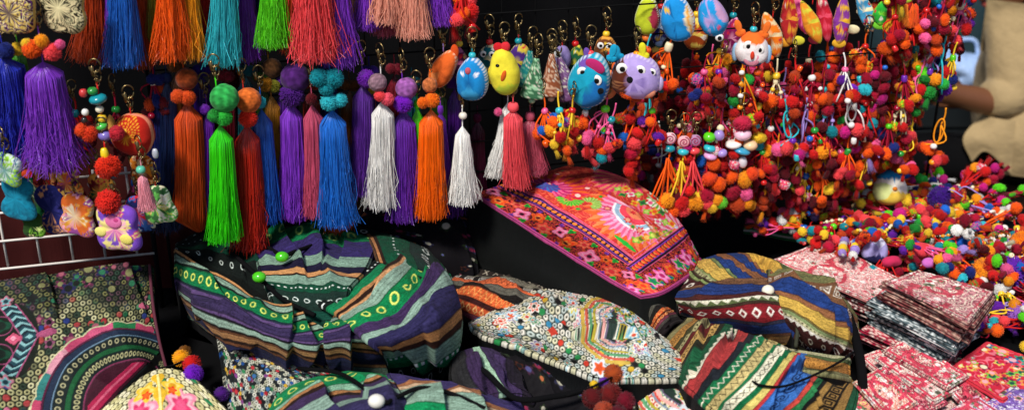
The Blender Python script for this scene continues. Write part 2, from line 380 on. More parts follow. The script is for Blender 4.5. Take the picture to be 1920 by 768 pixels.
def p_left_bag(d):
    x, y = d['U'], d['lv'] - d['V']                      # metres, y up the cloth
    P = Paint(d['n'], '131A15'); g = np.random.default_rng(5); lu, lv = d['lu'], d['lv']
    for _ in range(90):
        flower(P, x, y, g.uniform(0, lu), g.uniform(0, lv), g.uniform(.006, .012), [g.choice(['1A2A20', '241A20', '1E241A']), g.choice(['101612', '1A2A3A', '0E1A12'])], 5, g.uniform(0, 6))
    up = np.clip((y / lv - .62 + .35 * (vnoise(x * 22, y * 22, 6) - .5)) * 7, 0, 1)     # shade over the upper third, painted in as darker ring colours
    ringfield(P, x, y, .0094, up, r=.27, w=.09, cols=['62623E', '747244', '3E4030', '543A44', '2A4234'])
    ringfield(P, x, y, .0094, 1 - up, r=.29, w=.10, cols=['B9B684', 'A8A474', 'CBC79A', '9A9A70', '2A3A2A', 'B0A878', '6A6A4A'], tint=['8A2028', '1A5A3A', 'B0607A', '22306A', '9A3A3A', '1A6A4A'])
    for _ in range(46):                                   # coloured scrolls between the rings towards the upper edge
        cx, cy = g.uniform(0, lu), lv * (1 - abs(g.normal(0, .22)))
        flower(P, x, y, cx, cy, g.uniform(.006, .013), [g.choice(['22224A', '164A2E', '5A1E40', '2A2026', '16161A']), g.choice(['94505E', '2A6A4A', '101412', '7A7A50'])], 5, g.uniform(0, 6))
    bx, by = .27 * lu, .54 * lv
    P.put(sm(((x - bx + .022) / .040) ** 2 + ((y - by) / .056) ** 2 - 1, .08), '10160F', 0)
    for sgn in (1, -1):
        X, Y = x - bx, sgn * (y - by)
        cx = .006 - .55 * np.abs(Y - .002); m = (Y > 0) & (Y < .052) & (abs(X - cx) < .0095)
        k = np.floor((Y + .6 * abs(X - cx)) / .0034).astype(int) % 3
        P.put(m & (k == 0), '7AA8A8', .0012); P.put(m & (k == 1), '1A3E48', .001); P.put(m & (k == 2), '12202C', .0008)
        P.put((Y > 0) & (Y < .054) & (abs(abs(X - cx) - .0105) < .0010), '96486A', .001)
        flower(P, x, y, bx - .030, by + sgn * .021, .013, ['0C3E2A', '0C1A14'], 3, 0)
        P.put(sm(abs(np.hypot((x - bx + .030), (y - by - sgn * .021)) - .0145) - .0008, .0008), '843E60', .001)
        flower(P, x, y, bx - .024, by + sgn * .060, .010, ['A86A7A', '6AA0A4', '16303A'], 5, 1)
        flower(P, x, y, bx + .030, by + sgn * .014, .0075, ['7E4460', '181218'], 5)
    P.put(abs(x - bx + .014) / .011 + abs(y - by) / .009 < 1, 'C0506E', .0014); P.put(abs(x - bx + .014) / .004 + abs(y - by) / .004 < 1, 'E090A4', .0016)
    P.put(((x - bx - .027) / .013) ** 2 + ((y - by) / .005) ** 2 < 1, '9A486A', .0014)
    P.put(((x - .93 * lu) / .012) ** 2 + ((y - .66 * lv) / .005) ** 2 < 1, 'B85A74', .0014)
    # the half-moon band, closed by a flap line
    cx, cy, R = .74 * lu, .0 * lv, .118
    r = np.hypot(x - cx, y - cy); th = np.arctan2(y - cy, x - cx)
    P.put(sm(r - R, .001), '121C1C', 0)
    wav = R + .003 * np.abs(np.sin(th * 11))
    P.put(sm(abs(r - wav + .002) - .0012, .0008), 'B8B48E', .001)
    seg = ['B84E70', 'A83E5E', 'C88A98', '2E706C', 'B0405E', '267444']
    sid = np.floor((th + .3) / .32).astype(int) % 6
    for i, c in enumerate(seg): P.put((r < wav - .003) & (r > R - .010) & (sid == i), c, .0012)
    P.put(sm(abs(r - R + .011) - .0010, .0008), '561A3A', .001); P.put(sm(abs(r - R + .0165) - .0035, .001), '1E2A40', .0008); P.put(sm(abs(r - R + .0215) - .0007, .001), '6A88A0', .0008)
    motif(P, (r < R - .023) & (r > R - .035), 'ring', 'ACA880', r - (R - .029), th * R, .0125, .0030, .0014)
    P.put(sm(abs(r - R + .041) - .0035, .001), '16502C', .001)
    motif(P, (r < R - .045) & (r > R - .058), 'ring', 'BAB684', r - (R - .0515), th * R, .0105, .0032, .0017)
    P.put(sm(abs(r - R + .061) - .0012, .001), '7A3050', .001)
    ln = (y - cy) - .55 * (x - cx) - .012
    P.put((r < R - .063) & (ln < 0), '0C0C0C', 0); P.put((r < R - .063) & (ln > .004), '3A1020', .0006); P.put((r < R - .066) & (ln > .010) & (ln < .028), 'A01E44', .001); P.put((r < R - .066) & (ln > .018) & (ln < .022), 'C45872', .001)
    P.put((r < R - .012) & (ln < 0) & (ln > -.018), '0A0B0A', 0)
    heather(P, d['V'], d['U'], .16); return P
def p_flower_purse(d):
    x, y = d['U'] - d['lu'] * .52, d['lv'] - d['V']
    P = Paint(d['n'], '26261A'); ringfield(P, x, y, .0125, cols=['E6DFB0', 'DAD29C', 'ECE4C0', 'C8C088'], r=.27, w=.17, tint=['1E7A4A'])
    cy = d['lv'] - .062
    for s in (1, -1):
        flower(P, x, y, s * .034, cy - .008, .034, ['EE8AA4', 'F0B8C4', 'D83A6A', 'E85A84'], 7, s); flower(P, x, y, s * .022, cy + .022, .020, ['F2C838', 'F6DC70', 'E0A020'], 5, s)
        flower(P, x, y, s * .021, cy + .014, .0085, ['E8481E', 'F06A28'], 5); flower(P, x, y, s * .036, cy - .034, .016, ['3A1A20', 'B8E07A', '3FA050'], 5)
    P.put((abs(x) < .007 + .004 * np.sin((y - cy) * 180)) & (y > cy - .03) & (y < cy + .05), 'E8B830', .0014)
    P.put((abs(x) < .002) & (y > cy - .03) & (y < cy + .05), 'F8EC9A', .0016)
    heather(P, d['V'], d['U'], .1); return P
def p_speckle(d):
    x, y = d['U'], d['V']; P = Paint(d['n'], '14181A'); g = np.random.default_rng(9)
    ringfield(P, x, y, .0068, cols=['C8C8B4', '20282A', 'DADACB', '8A9690', '1A1E20', 'B4B49C'], r=.34, w=.13, tint=['A01E28', '1E4A8A', '2A7A4A', '7A3A7A', 'C8A030'])
    for _ in range(70):
        flower(P, x, y, g.uniform(0, d['lu']), g.uniform(0, d['lv']), g.uniform(.003, .008), [g.choice(['12161A', '1A1A3A', '1A3A2A', '5A1A28']), g.choice(['3A6AA0', 'B03038', '2A8A5A', 'C8C090', '141414'])], 5, g.uniform(0, 6))
    return P
def p_cream_purse(d):
    x, y = d['U'], d['V']; lu, lv = d['lu'], d['lv']; P = Paint(d['n'], '20302A'); g = np.random.default_rng(21)
    ringfield(P, x, y, .0112, cols=['E8E2D0', 'E0DAC0', 'ECE8DA', 'D8D4B0', 'C4D0C8'], r=.29, w=.125, tint=['C83A28', '2A8A4A', '3A8AB0', 'D8B030', '1A1A1A'])
    for _ in range(120):
        cx, cy = g.uniform(0, lu), g.uniform(0, lv)
        if abs(cx - .9 * lu) < .1 * lu or abs(cx - .33 * lu) < .06 * lu: continue
        flower(P, x, y, cx, cy, g.uniform(.007, .013), [g.choice(['F2EEE2', 'BCDCE4', 'E8E2CC']), g.choice(['4A9AC0', '2A8A5A', 'D87A90', 'C8B840', '7A6AA8', 'D8482E']), 'EEE8D8', g.choice(['C83A28', '203028', '2A8A4A'])], 6, g.uniform(0, 6))
    flower(P, x, y, .17 * lu, .45 * lv, .017, ['A8D4E4', 'E8F0F0', 'D84A2E', 'F07838'], 8)
    P.put(abs(x - .34 * lu) / .011 + abs(y - .62 * lv) / .011 < 1, 'C84030', .0014)
    P.put(abs(x - .90 * lu) / .009 + abs(y - .5 * lv) / .009 < 1, 'C84030', .0014)
    cx, cy = .66 * lu, .40 * lv; m = np.hypot((x - cx), (y - cy) * 1.05) + .0008 * np.sin(np.arctan2(y - cy, x - cx) * 9); th = np.arctan2(y - cy, x - cx)
    half = ((th > 1.3) | (th < -1.9)).astype(float)
    for r0, r1, c in ((.070, .077, 'C8A848'), (.064, .069, 'C85A48'), (.057, .062, '5A9A6A'), (.050, .0545, 'B8A83A'), (.041, .044, '7A8A9A'), (.033, .038, 'E8A8A0'), (.028, .031, '6A6078')):
        P.put(((m > r0) & (m < r1)) * half, c, .0012)
    motif(P, (m > .044) & (m < .050) & (half > 0), 'ring', 'F0ECDC', m - .047, th * .047, .0075, .0022, .0014)
    P.put(m < .028, '2A3A34', .001)
    for k in range(34):
        a = g.uniform(0, 6.28); rr = .030 * math.sqrt(g.random()) if k < 16 else g.uniform(.03, .075)
        px_, py_ = cx + rr * math.cos(a), cy + rr * math.sin(a) * .9
        if k >= 16 and (a > 1.1 and a < 4.28): continue
        flower(P, x, y, px_, py_, g.uniform(.007, .012), [['7AB8CC', 'E4E8DC', '2A8A50', 'C8B040', 'C8607A', 'F0ECDC'][k % 6], ['EAE6D6', '3A7AB0', 'DCD8C0', '1E2A24', 'E8E4D4', '2A7A8A'][k % 6], ['C84A30', 'B8A840', '7AB8CC', '5A9A5A'][k % 4]], 5, k)
    flower(P, x, y, .58 * lu, .9 * lv, .018, ['D8E0E8', 'E8602A', 'C84A22'], 5)
    heather(P, d['V'], d['U'], .08); return P
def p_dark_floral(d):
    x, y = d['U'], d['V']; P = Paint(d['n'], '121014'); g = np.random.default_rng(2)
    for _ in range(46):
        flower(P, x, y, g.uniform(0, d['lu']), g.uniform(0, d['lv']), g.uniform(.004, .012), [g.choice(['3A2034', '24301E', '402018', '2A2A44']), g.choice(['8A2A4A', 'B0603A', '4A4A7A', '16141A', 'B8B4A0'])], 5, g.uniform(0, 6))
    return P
def p_cushion(d):
    u, v = d['u'], d['v']; x, y = d['U'], d['V']; lu, lv = d['lu'], d['lv']; P = Paint(d['n'], 'D23A4E'); g = np.random.default_rng(4)
    inner = (v > .34) & (u < .80)
    # field: half-open fans
    P.put(inner, 'C4302E', .0006); scroll(P, x, y, 60, 'E8684A', .14, 9, inner)
    cx, cy = .60 * lu, .74 * lv; q0, q1 = -3.15, -.35
    fan(P, x, y, cx, cy, 0, .098, ['EA5A2A', 'F0804A'], 30, q0, q1); fan(P, x, y, cx, cy, 0, .076, ['F49ABC', 'F0608A'], 34, q0, q1); fan(P, x, y, cx, cy, 0, .054, ['F4B4C8', 'EC7CA0'], 30, q0, q1)
    rr = np.hypot(x - cx, y - cy); th = np.arctan2(y - cy, x - cx); cr_ = (th > q0 + .2) & (th < q1)
    P.put((rr < .046) & cr_, 'F6F2F4', .0012); P.put((rr < .042) & (rr > .034) & cr_, '9CBCD0', .0013); P.put((rr < .033) & cr_, 'F0485A', .001); P.put((rr < .022) & cr_, 'F2855A', .0012)
    fan(P, x, y, cx + .006, cy + .004, 0, .030, ['E8403A', 'F0788A'], 12, -.4, 3.2)
    fan(P, x, y, .15 * lu, .52 * lv, 0, .074, ['F0602A', 'D8304A'], 24, -.5, 3.2); fan(P, x, y, .15 * lu, .52 * lv, 0, .044, ['C0246A', 'E8608A'], 20, -.5, 3.2); fan(P, x, y, .15 * lu, .52 * lv, 0, .022, ['5A3A9A', '3A6AB0'], 10)
    fan(P, x, y, .29 * lu, .52 * lv, .006, .026, ['34A824', '8AC84A'], 22, -2.6, .6); fan(P, x, y, .385 * lu, .56 * lv, .006, .024, ['7AB03A', 'B8D070'], 20, -.6, 2.8)
    for k in range(40):
        a_, b_ = g.uniform(0, .78), g.uniform(.38, 1.); flower(P, x, y, a_ * lu, b_ * lv, g.uniform(.004, .010), [g.choice(['D82A3A', 'E8502A', 'C02A5A', 'F08A5A']), g.choice(['F0A080', 'F6D0C0', 'E83A3A', '3A9A3A'])], 6, k)
    P.put(((x - .70 * lu) / .026) ** 2 + ((y - .42 * lv) / .0055) ** 2 < 1, '2AB03A', .0014)
    fan(P, x, y, .86 * lu, .92 * lv, 0, .060, ['F4B8C8', 'EA5A7A'], 22, -3.2, 3.2); P.put(((x - .80 * lu) / .012) ** 2 + ((y - .9 * lv) / .006) ** 2 < 1, 'C8D8E4', .0014)
    fan(P, x, y, .36 * lu, 1. * lv, 0, .06, ['E8386A', 'F08A6A'], 22); fan(P, x, y, .62 * lu, 1. * lv, 0, .03, ['F0E8D0', '5AB83A'], 16)
    for k in range(15):
        a = .40 + k * .028; flower(P, x, y, a * lu, (.86 + .05 * math.sin(k * 2.1)) * lv, .0085, [['8AC83A', 'E8C030', '3A9A3A', 'F0F0E0'][k % 4], ['C8E070', 'F0602A', '1E6A3A', 'E85A8A'][k % 4]], 4, k)
    for k in range(10):
        flower(P, x, y, (.72 + .012 * k) * lu, (.52 + .045 * k) * lv, .010, [['7AB83A', 'C8B838', 'E8702A'][k % 3], ['D8E060', '6A7A2A', 'F4C060'][k % 3]], 4, k)
    P.put(inner & (abs(v - .355) < .004), 'E070A8', .0012); P.put(inner & (abs(u - .785) < .003), 'E070A8', .0012)
    # dotted frame bands
    def frame(m, s, t):
        P.put(m, '201018', .0004); P.put(m & ((s < .09) | (s > .91)), 'DC5A8A', .0012); P.put(m & (((s > .22) & (s < .30)) | ((s > .70) & (s < .78))), '7A3AA0', .001)
        k = np.round(t / .0105); dt = t - k * .0105
        P.put(m & (((dt / .0040) ** 2 + ((s - .5) / .17) ** 2) < 1), 'F0803A', .0016)
    frame((v > .24) & (v < .34) & (u < .84), (v - .24) / .10, x)
    m2 = (v > .24) & (u > .80) & (u < .87)
    frame(m2, (u - .80) / .07, y); P.put(m2 & (((y / .0105) % 1) < .5) & (abs((u - .835) / .07) < .22), 'E8402A', .0014)
    # outer border: flowers
    mb = (v < .24) | (u > .87)
    c0 = P.c.copy(); h0 = P.h.copy()
    P.put(mb, '2A1020', .0002)
    scroll(P, x, y, 70, 'B82A3A', .20, 3, mb); scroll(P, x, y, 90, 'E8602A', .10, 13, mb)
    for k in range(15):
        cx = (.03 + k * .068) * lu; cy = (.115 + .035 * (-1) ** k) * lv
        col = [['F07AA8', 'F498BC', 'EA5A8A', '3A1220'], ['F0642A', 'E83A1E', 'F08A3A', '5A1A20'], ['E84A3A', 'F07A5A', 'D8323A']][k % 3]
        flower(P, x, y, cx, cy, .0165 + .003 * math.sin(k * 3), col, 4 + k % 3, k * 1.7)
        flower(P, x, y, cx + .012, cy + .013 * (-1) ** k, .007, ['2AA83A', '1E7A2A'], 3, k); flower(P, x, y, cx - .009, cy + .016 * (-1) ** k, .005, ['7A3AA8', '5A2A80'], 4, k)
    for k in range(9):
        cy = (.02 + k * .125) * lv; cx = .935 * lu
        flower(P, x, y, cx, cy, .0165, [['F06AB0', 'F8A0CC', 'C02A6A'], ['E84A3A', 'F0802A', 'E83A1E'], ['F08AB8', '2AA83A', '1E7A5A']][k % 3], 5, k)
        flower(P, x, y, cx + .010, cy + .013, .006, ['2AA83A', '2A4A8A'], 3, k); flower(P, x, y, cx - .012, cy + .012, .005, ['D82A5A', '7A3AA8'], 3, k)
    P.c = np.where(mb[:, None], P.c, c0); P.h = np.where(mb, P.h, h0)
    P.put((v < .005) | (u > .996), 'A84078', .0012)
    heather(P, v * lv, u * lu, .08); return P
def p_pink(base, c2, c3, seed, sc_=42, edge='F2E6E0', red='D8485E'):
    def f(d):
        x, y = d['U'], d['V']; P = Paint(d['n'], base); scroll(P, x, y, sc_, c2, .12, seed); scroll(P, x, y, sc_ * 1.4, c3, .16, seed + 5)
        g = np.random.default_rng(seed)
        for _ in range(22): flower(P, x, y, g.uniform(0, d['lu']), g.uniform(0, d['lv']), g.uniform(.004, .010), [g.choice([red, 'F0A8A8', '6A7A5A', 'F4EADC']), g.choice(['F6E8E0', red, '5A5A4A'])], 5, g.uniform(0, 6))
        e = np.minimum(np.minimum(x, d['lu'] - x), np.minimum(y, d['lv'] - y))
        P.put((e > .004) & (e < .007) & (vnoise(x * 120, y * 120, 5) > .25), red, .0006)
        for cx in (.22, .74):
            r = np.hypot((x - cx * d['lu']) * 1.0, y - .45 * d['lv']) + .006 * (vnoise(x * 60, y * 60, seed) - .5); P.put(sm(abs(r - .027) - .0035, .001) * (vnoise(x * 90, y * 90, seed + 2) > .3), red, .001)
        heather(P, x, y, .35)
        return P
    return f
def p_layer(base, c2, seed):
    def f(d):
        x, y = d['U'], d['V']; P = Paint(d['n'], base); scroll(P, x, y, 95, c2, .2, seed); heather(P, x, y, .4); return P
    return f
def p_red_green(d):
    x, y = d['U'], d['V']; P = Paint(d['n'], 'D02A40'); g = np.random.default_rng(31); scroll(P, x, y, 40, 'EE7A8A', .12, 4)
    for _ in range(70): flower(P, x, y, g.uniform(0, d['lu']), g.uniform(0, d['lv']), g.uniform(.005, .011), [g.choice(['2FA08A', '7AC84A', 'E8D86A', 'E84A6A', 'F09A4A', '2A6A9A', '8A1A3A']), g.choice(['F0E8C0', 'D02A40', '1E5A4A', 'F6B0B8'])], 5, g.uniform(0, 6))
    e = np.minimum(np.minimum(x, d['lu'] - x), np.minimum(y, d['lv'] - y)); P.put(e < .005, 'E03A4A'); return P
def p_dark_band(d):
    x, y = d['U'], d['V']; P = Paint(d['n'], '16161E'); g = np.random.default_rng(37)
    for _ in range(120): flower(P, x, y, g.uniform(0, d['lu']), g.uniform(0, d['lv']), g.uniform(.003, .008), [g.choice(['B83A5A', '1E4A3A', 'D8D8A0', '7A1A3A', '3A8A5A', 'E07A90']), g.choice(['F0E8C0', '12121A', 'C83A4A'])], 5, g.uniform(0, 6))
    return P
# ================================================================== goods on the table
def bag(name, label, cat, base, group=None):
    return thing(name, label, cat, base, group)
def add_patch(name, root, ctrl, paint, mat='cloth', **k):
    o = np.array(root.location); return obj(name, patch(ctrl, paint, origin=o, **k), mat, root)
def sphere_me(sub=3, key='s'):
    V, f = ico(sub); return mesh_np('ball', V, f)
BALL = sphere_me(3)
def ctr(px, py): return tuple(PH(px, py, 0))
# --- the big green striped drawstring bag
g1 = bag('drawstring_bag', 'large green and purple striped drawstring bag with two green toggles', 'bag', ctr(590, 640), 'striped cloth bags heaped on the table')
add_patch('front_panel', g1, [
    [(329, 466, .10), (388, 506, .115), (446, 540, .12), (500, 583, .115), (575, 603, .11), (640, 598, .115), (700, 596, .10), (780, 590, .06)],
    [(333, 510, .095), (385, 537, .115), (440, 564, .12), (510, 602, .12), (580, 624, .11), (645, 617, .12), (708, 620, .10), (785, 615, .06)],
    [(338, 540, .075), (385, 563, .10), (440, 595, .11), (510, 627, .11), (583, 645, .105), (650, 634, .115), (716, 640, .10), (790, 640, .06)],
    [(345, 562, .05), (388, 582, .075), (450, 622, .085), (520, 652, .085), (590, 664, .085), (655, 656, .09), (722, 662, .075), (795, 665, .05)],
    [(352, 585, .02), (392, 606, .03), (465, 655, .035), (545, 686, .035), (610, 704, .03), (676, 704, .03), (735, 702, .03), (800, 690, .02)]], p_green_body, seed=3, wr=.010, wrs=17, folds=[(345, 520, 470, 640, .010, .018), (420, 520, 600, 600, .008, .018), (540, 580, 560, 690, .012, .02), (680, 600, 650, 700, .012, .02), (560, 590, 600, 690, .014, .03), (430, 530, 560, 620, .010, .03), (360, 580, 480, 655, .012, .025), (640, 600, 610, 690, -.010, .03), (500, 600, 640, 668, .008, .02)])
add_patch('flap', g1, [
    [(600, 565, .130), (632, 583, .132), (656, 605, .132), (680, 626, .132), (705, 647, .118), (720, 668, .085), (730, 699, .03)],
    [(645, 536, .130), (684, 553, .138), (716, 583, .138), (742, 608, .136), (764, 629, .132), (778, 662, .085), (780, 696, .025)],
    [(690, 501, .138), (726, 512, .148), (762, 536, .146), (795, 570, .136), (820, 592, .134), (832, 632, .078), (820, 678, .025)],
    [(716, 484, .130), (748, 488, .138), (785, 506, .132), (822, 528, .134), (846, 562, .108), (856, 606, .062), (848, 650, .02)]], p_green_flap, seed=6, wr=.008, wrs=20, base_h=.2, folds=[(700, 660, 850, 570, .006, .02), (770, 640, 830, 520, .008, .022), (700, 640, 790, 500, .014, .03), (745, 690, 846, 560, .014, .025), (640, 590, 735, 500, .006, .02), (790, 690, 850, 610, .010, .02)])
def p_green_dome(d):
    B = [(.04, 'A87248'), (.08, '2A1812'), (.42, '10442E', ('dots', 'D8E4DC', .013, .0018)), (.72, '1A2E28', ('oval', 'DCE6DC', .021, .0056, .0022)), (.84, '0F6A42', ('dots', 'D8E4DC', .010, .0018)), (.93, '7A9886'), (1.01, 'A87248')]
    P = Paint(d['n'], '151a18'); bands(P, B, d['u'], d['V'], d['lu']); heather(P, d['U'], d['V']); return P
add_patch('end_panel', g1, [
    [(683, 436, .085), (722, 436, .085), (762, 448, .08), (800, 466, .075), (838, 508, .055), (860, 560, .04)],
    [(694, 448, .125), (728, 450, .13), (764, 460, .125), (802, 482, .115), (838, 522, .09), (858, 575, .06)],
    [(704, 468, .142), (734, 472, .148), (768, 480, .142), (804, 502, .128), (836, 538, .10), (856, 600, .06)],
    [(712, 492, .142), (745, 497, .15), (784, 516, .144), (820, 538, .126), (843, 570, .10), (852, 620, .05)]], p_green_dome, seed=7, wr=.006, base_h=.2)
add_patch('neck_panel', g1, [
    [(470, 436, .085), (540, 424, .085), (620, 418, .085), (712, 432, .085)],
    [(480, 474, .115), (550, 466, .125), (620, 463, .13), (702, 462, .135)],
    [(490, 507, .12), (560, 502, .135), (620, 506, .14), (680, 508, .145)],
    [(500, 533, .115), (560, 542, .125), (612, 546, .135), (652, 540, .145)],
    [(518, 580, .10), (570, 598, .10), (615, 600, .105), (650, 590, .11)]], p_green_neck, seed=8, wr=.010, base_h=.2, folds=[(530, 440, 580, 590, .012, .02), (600, 430, 610, 580, .010, .02), (650, 430, 640, 560, -.010, .02), (480, 470, 690, 470, .010, .02)])
add_patch('dark_panel', g1, [
    [(333, 456, .09), (395, 430, .09), (455, 424, .09), (520, 440, .085)],
    [(332, 463, .098), (395, 468, .105), (450, 478, .11), (500, 490, .11)],
    [(329, 472, .098), (390, 512, .10), (450, 545, .105), (520, 590, .10)]], p_green_dark, seed=9, wr=.008, base_h=.2, folds=[(380, 430, 470, 560, .012, .02), (440, 430, 520, 580, .012, .02)])
V, f = tube([PH(372, 430, .10) - np.array(g1.location), PH(430, 470, .12) - np.array(g1.location), PH(486, 520, .13) - np.array(g1.location), PH(530, 560, .12) - np.array(g1.location), PH(590, 590, .12) - np.array(g1.location)], .0032, 7, 30)
obj('drawstring', mesh_np('cord', V, f), 'black', g1)
obj('drawstring', cord_mesh([(452, 440, .10), (500, 462, .125), (530, 478, .14), (556, 470, .14), (600, 455, .13)], .003, origin=g1.location), 'black', g1)
for p in ((486, 519, .142), (529, 481, .15)):
    obj('toggle', BALL, 'bead', g1, np.array(PH(*p)) - np.array(g1.location), scale=(.0095, .008, .0075), color='4AC01E')
# --- second green bag at the front
g2 = bag('drawstring_bag', 'green and purple striped bag with white toggle, in front of the largest striped bag', 'bag', ctr(740, 770), 'striped cloth bags heaped on the table')
B2 = [(.16, '12804C', ('ring', 'DCE870', .022, .0055, .0022)), (.22, '8AB89C'), (.26, 'B07A4C'), (.30, '2A1812'), (.42, '402E54'), (.54, '8AA696'), (.80, '332E52'), (.86, 'B8804E'), (1.01, '7A9886')]
def p_g2(d):
    P = Paint(d['n'], '151a18'); bands(P, B2, d['v'], d['U'], d['lv']); heather(P, d['V'], d['U']); return P
B3 = [(.28, '43376F'), (.36, 'A86E48'), (.42, 'D2B08C'), (.62, '829E8C'), (.76, '12804C', ('dots', 'E8EEE6', .010, .0022)), (1.01, '3A3052')]
def p_g3(d):
    P = Paint(d['n'], '151a18'); bands(P, B3, d['v'], d['U'], d['lv']); heather(P, d['V'], d['U']); return P
add_patch('front_panel', g2, [
    [(492, 768, .02), (545, 722, .05), (620, 700, .06), (700, 698, .06), (735, 706, .06)],
    [(505, 795, .05), (560, 752, .085), (630, 727, .095), (700, 722, .095), (742, 724, .09)],
    [(530, 840, .06), (590, 800, .10), (660, 765, .11), (715, 752, .11), (760, 750, .10)],
    [(560, 900, .04), (640, 870, .06), (700, 840, .06), (760, 820, .06), (800, 800, .05)]], p_g2, seed=12, wr=.009, wrs=18, folds=[(590, 700, 640, 800, .012, .03), (680, 700, 690, 800, -.010, .03)])
add_patch('side_panel', g2, [
    [(728, 700, .06), (790, 708, .06), (860, 716, .05), (930, 734, .04), (1000, 765, .02)],
    [(745, 728, .085), (800, 732, .09), (870, 742, .085), (930, 760, .07), (1000, 792, .04)],
    [(760, 770, .09), (820, 775, .09), (880, 785, .08), (950, 805, .06), (1010, 830, .04)],
    [(790, 850, .04), (850, 850, .04), (900, 860, .03), (960, 870, .03), (1020, 880, .02)]], p_g3, seed=13, wr=.009, wrs=18, folds=[(790, 710, 850, 800, .012, .025), (880, 720, 930, 800, .010, .025)])
obj('toggle', BALL, 'bead', g2, np.array(PH(706, 751, .118)) - np.array(g2.location), scale=(.010, .009, .0085), color='E6E4DA')
obj('drawstring', cord_mesh([(560, 690, .06), (640, 700, .085), (716, 750, .115), (740, 745, .11), (790, 726, .11), (850, 738, .10), (910, 765, .09)], .0028, origin=g2.location), 'black', g2)
# --- third green piece
g3 = bag('folded_bag', 'dark purple cloth bag with a pale mint stripe, under the cream ringed purse', 'bag', ctr(900, 720), 'striped cloth bags heaped on the table')
B4 = [(.22, '2A2A2C'), (.42, '3A2A4A'), (.55, 'A0C4A8'), (.8, '3C2E50'), (1.01, '221C28')]
def p_g4(d):
    P = Paint(d['n'], '151a18'); bands(P, B4, d['u'], d['V'], d['lu']); heather(P, d['U'], d['V']); return P
add_patch('front_panel', g3, [
    [(850, 665, .05), (872, 655, .06), (893, 650, .06), (930, 655, .06), (975, 690, .05)],
    [(850, 710, .05), (890, 695, .07), (916, 690, .075), (950, 700, .07), (985, 725, .06)],
    [(880, 760, .04), (915, 740, .05), (948, 735, .055), (975, 735, .055), (1000, 748, .05)]], p_g4, seed=15, wr=.008, folds=[(880, 650, 960, 760, .014, .02), (920, 650, 990, 750, .010, .02)])
# --- black bag and floral cloth below the cream purse
dk = bag('folded_cloth', 'black floral embroidered cloth crumpled below the cream ringed purse', 'cloth', ctr(1040, 730))
add_patch('cloth_panel', dk, [
    [(880, 615, .04), (960, 640, .05), (1040, 670, .05), (1120, 700, .05), (1190, 712, .05)],
    [(960, 690, .05), (1010, 690, .065), (1060, 700, .06), (1130, 730, .05), (1190, 740, .05)],
    [(990, 790, .03), (1030, 790, .04), (1090, 800, .04), (1140, 800, .04), (1200, 800, .03)]], p_dark_floral, 'stitch', seed=17, wr=.009)
obj('strap', cord_mesh([(850, 700, .05), (900, 690, .08), (965, 745, .075), (1040, 742, .075), (1110, 728, .075)], .0038, origin=dk.location), 'black', dk)
# --- cream ringed purses
for lab, ctrl, sd, nm in (
    ('cream beaded ring-stitch purse with an arched rosette, lying below the pink cushion', [
        [(882, 603, .045), (935, 560, .055), (1010, 543, .06), (1075, 549, .065), (1130, 556, .07), (1190, 588, .07), (1250, 636, .065), (1328, 690, .05)],
        [(884, 607, .055), (940, 585, .085), (1013, 578, .10), (1073, 585, .105), (1130, 592, .105), (1190, 618, .10), (1250, 654, .085), (1330, 695, .055)],
        [(886, 611, .055), (945, 610, .09), (1016, 625, .11), (1068, 640, .115), (1125, 648, .11), (1185, 660, .10), (1250, 680, .085), (1330, 699, .055)],
        [(888, 615, .05), (950, 634, .07), (1018, 664, .08), (1066, 684, .085), (1118, 706, .08), (1182, 709, .08), (1250, 708, .07), (1326, 705, .05)]], 31, 'front'),
    ('cream ring-stitch purse half covered by the larger cream purse above it', [
        [(1150, 716, .03), (1200, 712, .04), (1270, 712, .04), (1345, 745, .03)],
        [(1170, 745, .04), (1220, 738, .05), (1285, 738, .05), (1350, 768, .035)],
        [(1190, 800, .02), (1240, 795, .025), (1300, 795, .025), (1356, 800, .02)]], 33, 'low')):
    pc = bag('ring_purse', lab, 'purse', ctr(ctrl[1][2][0], ctrl[1][2][1]), 'cream ring-stitch purses')
    add_patch('purse_panel', pc, ctrl, p_cream_purse, 'stitch', seed=sd, wr=.007, folds=[(1060, 672, 1190, 650, -.016, .02), (1000, 560, 1060, 670, .006, .03), (1150, 580, 1230, 700, .007, .03), (920, 580, 970, 640, .006, .02)], side='101214')
    rim = [c for c in ctrl[-1]]
    obj('piping', cord_mesh([(a, b + 3, h - .004) for a, b, h in rim], .0036, origin=pc.location), 'black', pc)
# --- the left embroidered bag
lb = bag('embroidered_bag', 'flat dark green bag covered in cream stitched rings with a half-moon band', 'bag', ctr(150, 650))
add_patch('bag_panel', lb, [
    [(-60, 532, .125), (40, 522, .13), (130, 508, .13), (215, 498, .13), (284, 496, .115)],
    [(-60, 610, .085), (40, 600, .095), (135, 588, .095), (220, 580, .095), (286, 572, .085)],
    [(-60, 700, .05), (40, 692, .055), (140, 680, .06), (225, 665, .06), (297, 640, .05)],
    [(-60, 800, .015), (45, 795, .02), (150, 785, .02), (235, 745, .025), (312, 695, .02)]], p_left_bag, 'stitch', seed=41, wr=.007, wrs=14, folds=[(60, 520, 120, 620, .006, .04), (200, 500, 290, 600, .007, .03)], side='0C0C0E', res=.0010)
obj('edge_binding', cord_mesh([(280, 496, .118), (287, 572, .088), (299, 640, .053), (314, 697, .022)], .0022, origin=lb.location), new_mat('binding', .8, False, .2, base=s2l('5A2A38')), lb)
